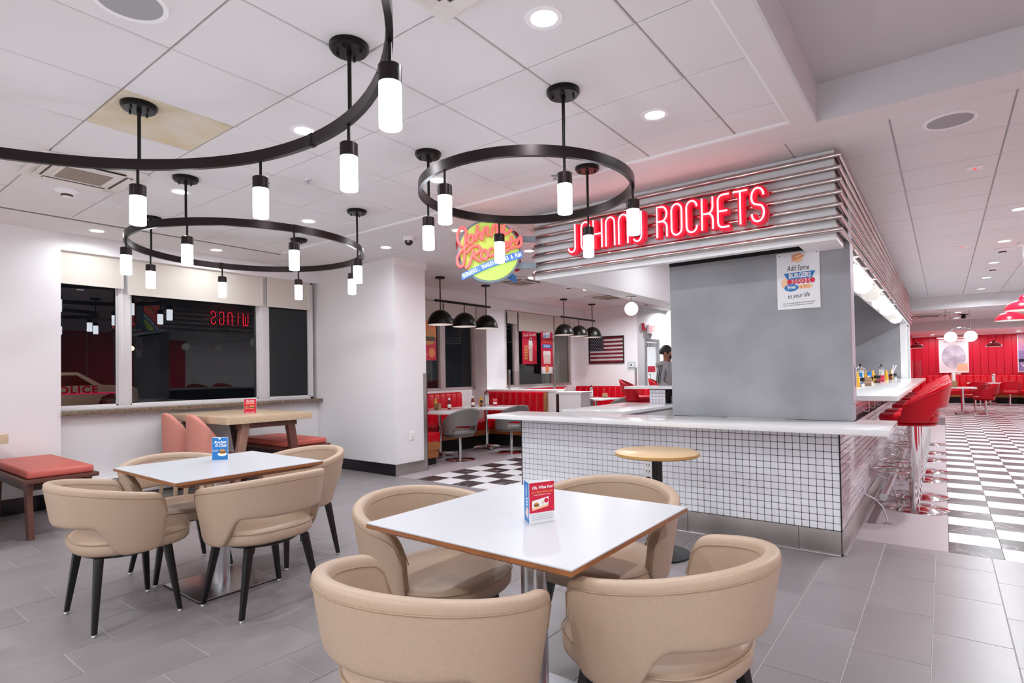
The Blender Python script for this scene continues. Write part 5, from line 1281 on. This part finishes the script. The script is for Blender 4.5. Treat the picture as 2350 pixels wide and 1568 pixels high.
for s in (-1, 1):
    for k in (-1, 0, 1):
        MB().tube([(s*(.225), -.005+.028*k, 1.43), (s*.248, -.012+.028*k, 1.36), (s*.278, -.022+.028*k, 1.24), (s*.296, -.02+.028*k, 1.13)], .006, 6).build('sleeve_stripe', M_blackp, pr, smooth=True)
    for q in range(5):
        L = (.050, .068, .074, .068, .052)[q]; x0 = s*.20+(-.036+.018*q); y0 = .272 if q else .25
        f = [(x0, y0, 1.03), (x0, y0+L*.5, 1.028), (x0, y0+L*.8, 1.012), (x0, y0+L*.9, .995)] if q or True else None
        MB().tube(f, [.011, .0095, .009, .007], 8).build('finger', M_skin, pr, smooth=True)
    cushion(.042, .045, 1.012, 1.045, 0, 20).xf(Matrix.Translation((s*.20, .255, 0))).build('palm', M_skin, pr, smooth=True)
# ------------------------------------------------------------------ red room at the end of the aisle
def booth2(label, ox, oy, rz, L, depth, nroll):
    return booth(label, ox, oy, rz, L, depth, nroll, 0, 1.0)
booth2('long red booth bench below the map in the red room', -.94, 27.0, 0, 4.4, .95, 22)
booth2('red booth bench end with an orange wood panel at the photo edge', 3.0, 26.0, radians(-90), 1.1, .9, 6)
o = [q for q in C.objects if q.get('label', '').startswith('red booth bench end')][0]
MB().box(1.1, 1.125, -.90, -.0, .1, .42).build('end_panel', M_boothwood, o)
diner_table(.40, 20.0, 0, 'white table in the red room with a kraft box on it', .30, .45, 'white tables in the red room'); diner_table(1.25, 25.4, 0, 'wide white table before the long red booth', .62, .38, 'white tables in the red room')
rch = make_swivel('swivel_chair', 'x', 'chair', 'red swivel chairs in the red room', M_redshell, .46, .26)
for k, (x, y, a, lb) in enumerate(((.90, 20.3, 75, 'red shell chair right of the table with the kraft box, nearest in the aisle'), (.72, 21.6, 95, 'red shell chair half hidden behind the nearest red shell chair'), (1.72, 24.8, 5, 'red shell chair in front of the wide white table, its back to the camera'), (.95, 24.5, -10, 'red shell chair left of the one before the wide white table'))):
    if k == 0: rch.location = (x, y, 0); rch.rotation_euler = (0, 0, radians(a)); rch['label'] = lb
    else: dup(rch, (x, y, 0), radians(a), lb)
t = thing('kraft_box', 'kraft condiment box with bottles on the red room table', 'box', (.16, 19.9, .75)); MB().box(-.13, .13, -.1, .1, 0, .17).build('box', M_kraft, t, bevel=.004); MB().lathe([(.05, .17), (.05, .36), (.03, .40)], 16, (.05, 0, 0)).build('jar', M_pwhite, t, smooth=True); MB().lathe([(.03, .17), (.025, .28), (.006, .33)], 14, (-.05, 0, 0)).build('yellow_bottle', M_mustard, t, smooth=True)
t = thing('napkin', 'white paper napkins on the red room table', 'napkin', (.52, 19.85, .7505)); MB().box(-.12, .12, -.1, .1, 0, .006).build('sheet', M_paper, t); MB().lathe([(.03, .006), (.03, .012)], 14).build('red_cap', M_pred, t)
straw_jar(1.35, 25.4, .75, 'straw dispenser on the wide white table in the red room', 1.2)
# map and skyline pictures
mm = mat('city_map', 'e9edf2', .5, noise=.2, nscale=3.0, col2='a7a3b8'); nt = mm.node_tree
vo = nt.nodes.new('ShaderNodeTexVoronoi'); vo.feature = 'DISTANCE_TO_EDGE'; vo.inputs['Scale'].default_value = 26; tc = nt.nodes.new('ShaderNodeTexCoord'); nt.links.new(tc.outputs['Object'], vo.inputs['Vector'])
cr = nt.nodes.new('ShaderNodeValToRGB'); cr.color_ramp.elements[0].position = .0; cr.color_ramp.elements[0].color = (.45, .42, .55, 1); cr.color_ramp.elements[1].position = .09; cr.color_ramp.elements[1].color = (1, 1, 1, 1)
nt.links.new(vo.outputs['Distance'], cr.inputs[0]); mx = nt.nodes.new('ShaderNodeMix'); mx.data_type = 'RGBA'; mx.blend_type = 'MULTIPLY'; mx.inputs[0].default_value = .55
b = nt.nodes['Principled BSDF']; src = b.inputs['Base Color'].links[0].from_socket; nt.links.new(src, mx.inputs[6]); nt.links.new(cr.outputs[0], mx.inputs[7]); nt.links.new(mx.outputs[2], b.inputs['Base Color'])
t = wall_sheet('framed_map', 'framed Washington DC street map on the red wall', 'picture', basis((.31, 27.02, 1.72), (1, 0, 0), (0, -1, 0)), .84, 1.22, M_paper, None, M_white)
disc(t, .0, -.03, .36, .45, mm, .0048, 40); poly(t, [(.08, -.58), (.40, -.58), (.40, -.28), (.10, -.33)], M_peach, .0050)
text('lettering', 'WASHINGTON DC', .075, M_ink, t, (0, .53, .0055), (0, 0, 0), .0003, spacing=1.3, sx=.72)
t = thing('picture_light', 'white strip picture light above the framed map', 'lamp', (.31, 26.95, 2.42), 0, 'strip picture lights'); MB().box(-.5, .5, -.04, .08, -.03, .03).build('housing', M_white, t, bevel=.01); MB().box(-.48, .48, -.036, .0, -.034, -.029).build('lens', emat('lit_strip', 'fff4ea', 4), t)
t = thing('wall_plate', 'small white wall plate below the framed map', 'plate', (.42, 27.02, 1.06)); MB().box(-.1, .1, -.015, 0, -.04, .04).build('plate', M_white, t, bevel=.004)
t = wall_sheet('framed_picture', 'framed purple sunset skyline picture cut off at the photo edge', 'picture', basis((2.55, 27.02, 1.75), (1, 0, 0), (0, -1, 0)), .84, 1.3, mat('dusk_purple', '8a7aa8', .5), None, M_white)
poly(t, [(-.42, .1), (.42, .1), (.42, .65), (-.42, .65)], mat('dusk_sky', 'd8a0a0', .5, noise=.3, nscale=3, col2='b07cb0')); poly(t, [(-.42, -.2), (-.2, -.2), (-.2, .05), (-.1, .05), (-.1, .12), (.05, .12), (.05, 0), (.42, 0), (.42, -.3), (-.42, -.3)], M_navy, .005); text('lettering', 'WE', .2, M_pwhite, t, (-.2, -.42, .0052), (0, 0, 0), .0003)
t = thing('globe_pendant', 'pair of opal globes on a slim chrome bracket in the red room', 'lamp', (.325, 16.55, 2.605))
MB().tube([(-.18, 0, 0), (-.18, 0, -.48)], .012, 8).tube([(.18, 0, 0), (.18, 0, -.48)], .012, 8).build('stem', M_chrome, t); MB().tube([(-.18, 0, -.42), (-.1, -.02, -.40), (.1, -.02, -.40), (.18, 0, -.42)], .015, 8).build('bracket', M_chrome, t, smooth=True)
for s in (-1, 1): MB().sphere((s*.18, 0, -.60), .125, 24, 16).build('opal_globe', M_globe, t, smooth=True)
def red_pendant(x, y, zr, zc, r, label, mc=None):
    t = thing('red_pendant', label, 'pendant lamp', (x, y, zr), 0, 'red enamel dome pendants'); h = r*.66
    pr = [(r, 0), (r*.975, .012), (r*.94, h*.22), (r*.85, h*.45), (r*.68, h*.68), (r*.45, h*.84), (r*.29, h*.92), (r*.25, h*1.15), (r*.17, h*1.35), (r*.06, h*1.42)]
    d = MB().lathe(pr, 36); d.f.pop(-2); dm = d.build('dome', M_redlamp, t, smooth=True)
    q = MB().lathe([(a-.008 if a > .03 else a, b-.006) for a, b in pr[:6]], 30); q.f.pop(-2); q.build('white_lining', M_white, dm, smooth=True)
    MB().sphere((0, 0, h*.35), r*.2, 14, 10).build('bulb', emat('lit_bulb', 'fff2e0', 8.0), dm, smooth=True)
    MB().tube([(0, 0, h*1.4), (0, 0, zc-zr-.02)], .0015, 6).build('cord', M_steel2, t); MB().lathe([(.05, zc-zr-.05), (.06, zc-zr-.02), (.06, zc-zr)], 18).build('canopy', mc or M_redlamp, t, smooth=True)
red_pendant(.86, 11.82, 2.04, ZC2, .207, 'nearer red dome pendant at the photo edge, the lower one', M_white); red_pendant(.833, 9.6, 2.03, ZC2, .207, 'red dome pendant at the photo edge, cut off, the upper one', M_white)
red_pendant(1.2, 22.0, 1.90, 2.518, .20, 'small red dome pendant far off right of the map'); red_pendant(-.66, 22.0, 1.93, 2.518, .20, 'small red dome pendant far off left of the map')

# ------------------------------------------------------------------ outside the windows at night
g = MB().box(-40, -7.62, -25, 40, -.2, -.05).build('ground', M_asphalt); g['kind'] = 'structure'
sv = thing('police_car', 'white police car parked in the dark outside the narrow window pane', 'car', (-29, 7.3, -.05))
M_car = mat('white_car_paint', 'cfc9c6', .3); M_cglass = mat('dark_car_glass', '0b0b0d', .1)
L2 = [(-2.5, .35), (-2.55, .75), (-2.45, 1.12), (-2.05, 1.62), (-1.6, 1.70), (.35, 1.70), (1.15, 1.18), (2.3, 1.08), (2.5, .95), (2.55, .40), (1.95, .32), (1.85, .62), (1.5, .78), (1.15, .62), (1.05, .32), (-1.0, .32), (-1.1, .62), (-1.45, .78), (-1.8, .62), (-1.9, .32)]
MB().prism(L2, -.9, .9, 'x').build('body', M_car, sv, bevel=.05, seg=3)
for s in (-1, 1):
    MB().prism([(-2.1, 1.16), (-1.95, 1.55), (-.95, 1.58), (-.80, 1.16)], s*.895, s*.905, 'x').build('side_window', M_cglass, sv); MB().prism([(-.65, 1.16), (-.78, 1.58), (.28, 1.58), (.85, 1.16)], s*.895, s*.905, 'x').build('side_window', M_cglass, sv)
for y in (-1.45, 1.5):
    for s in (-1, 1): wl = MB().lathe([(.30, -.11), (.36, -.09), (.36, .09), (.30, .11)], 28).xf(Matrix.Translation((s*.8, y, .37)) @ Matrix.Rotation(pi/2, 4, 'Y')).build('wheel', M_blackp, sv, smooth=True); MB().lathe([(.2, -.115), (.2, .115)], 20).xf(Matrix.Translation((s*.8, y, .37)) @ Matrix.Rotation(pi/2, 4, 'Y')).build('hub', M_steel2, wl, smooth=True)
MB().box(-.5, .5, -.85, -.55, 1.705, 1.80).build('light_bar', emat('blue_beacon', '3a5cff', 2.0), sv, bevel=.02)
MB().box(.9, .908, -2.1, 2.2, .80, .86).build('side_stripe', emat('pink_stripe_glow', 'ff3a78', .25), sv)  # stripe glows by itself in place of reflected light
text('lettering', 'POLICE', .42, M_pred, sv, (.908, .2, .98), (pi/2, 0, pi/2), .002, bold=.01, spacing=1.2)
t = thing('street_lamp', 'distant street lamp in the dark beyond the narrow window pane', 'lamp', (-40, 13.6, -.05)); MB().lathe([(.09, 0), (.06, 3.2)], 12).build('pole', M_blackp, t); MB().sphere((0, 0, 3.3), .14, 12, 8).build('lamp_head', emat('sodium_lamp', 'ffb060', 10), t)
l = bpy.data.lights.new('car_fill_light', 'POINT'); l.energy = 900; l.color = (1, .78, .6); l.shadow_soft_size = .3  # unseen lamp without a fixture, added to light the parked car
o = bpy.data.objects.new('car_fill_light', l); C.objects.link(o); o.location = (-24.5, 2.0, 5.5)
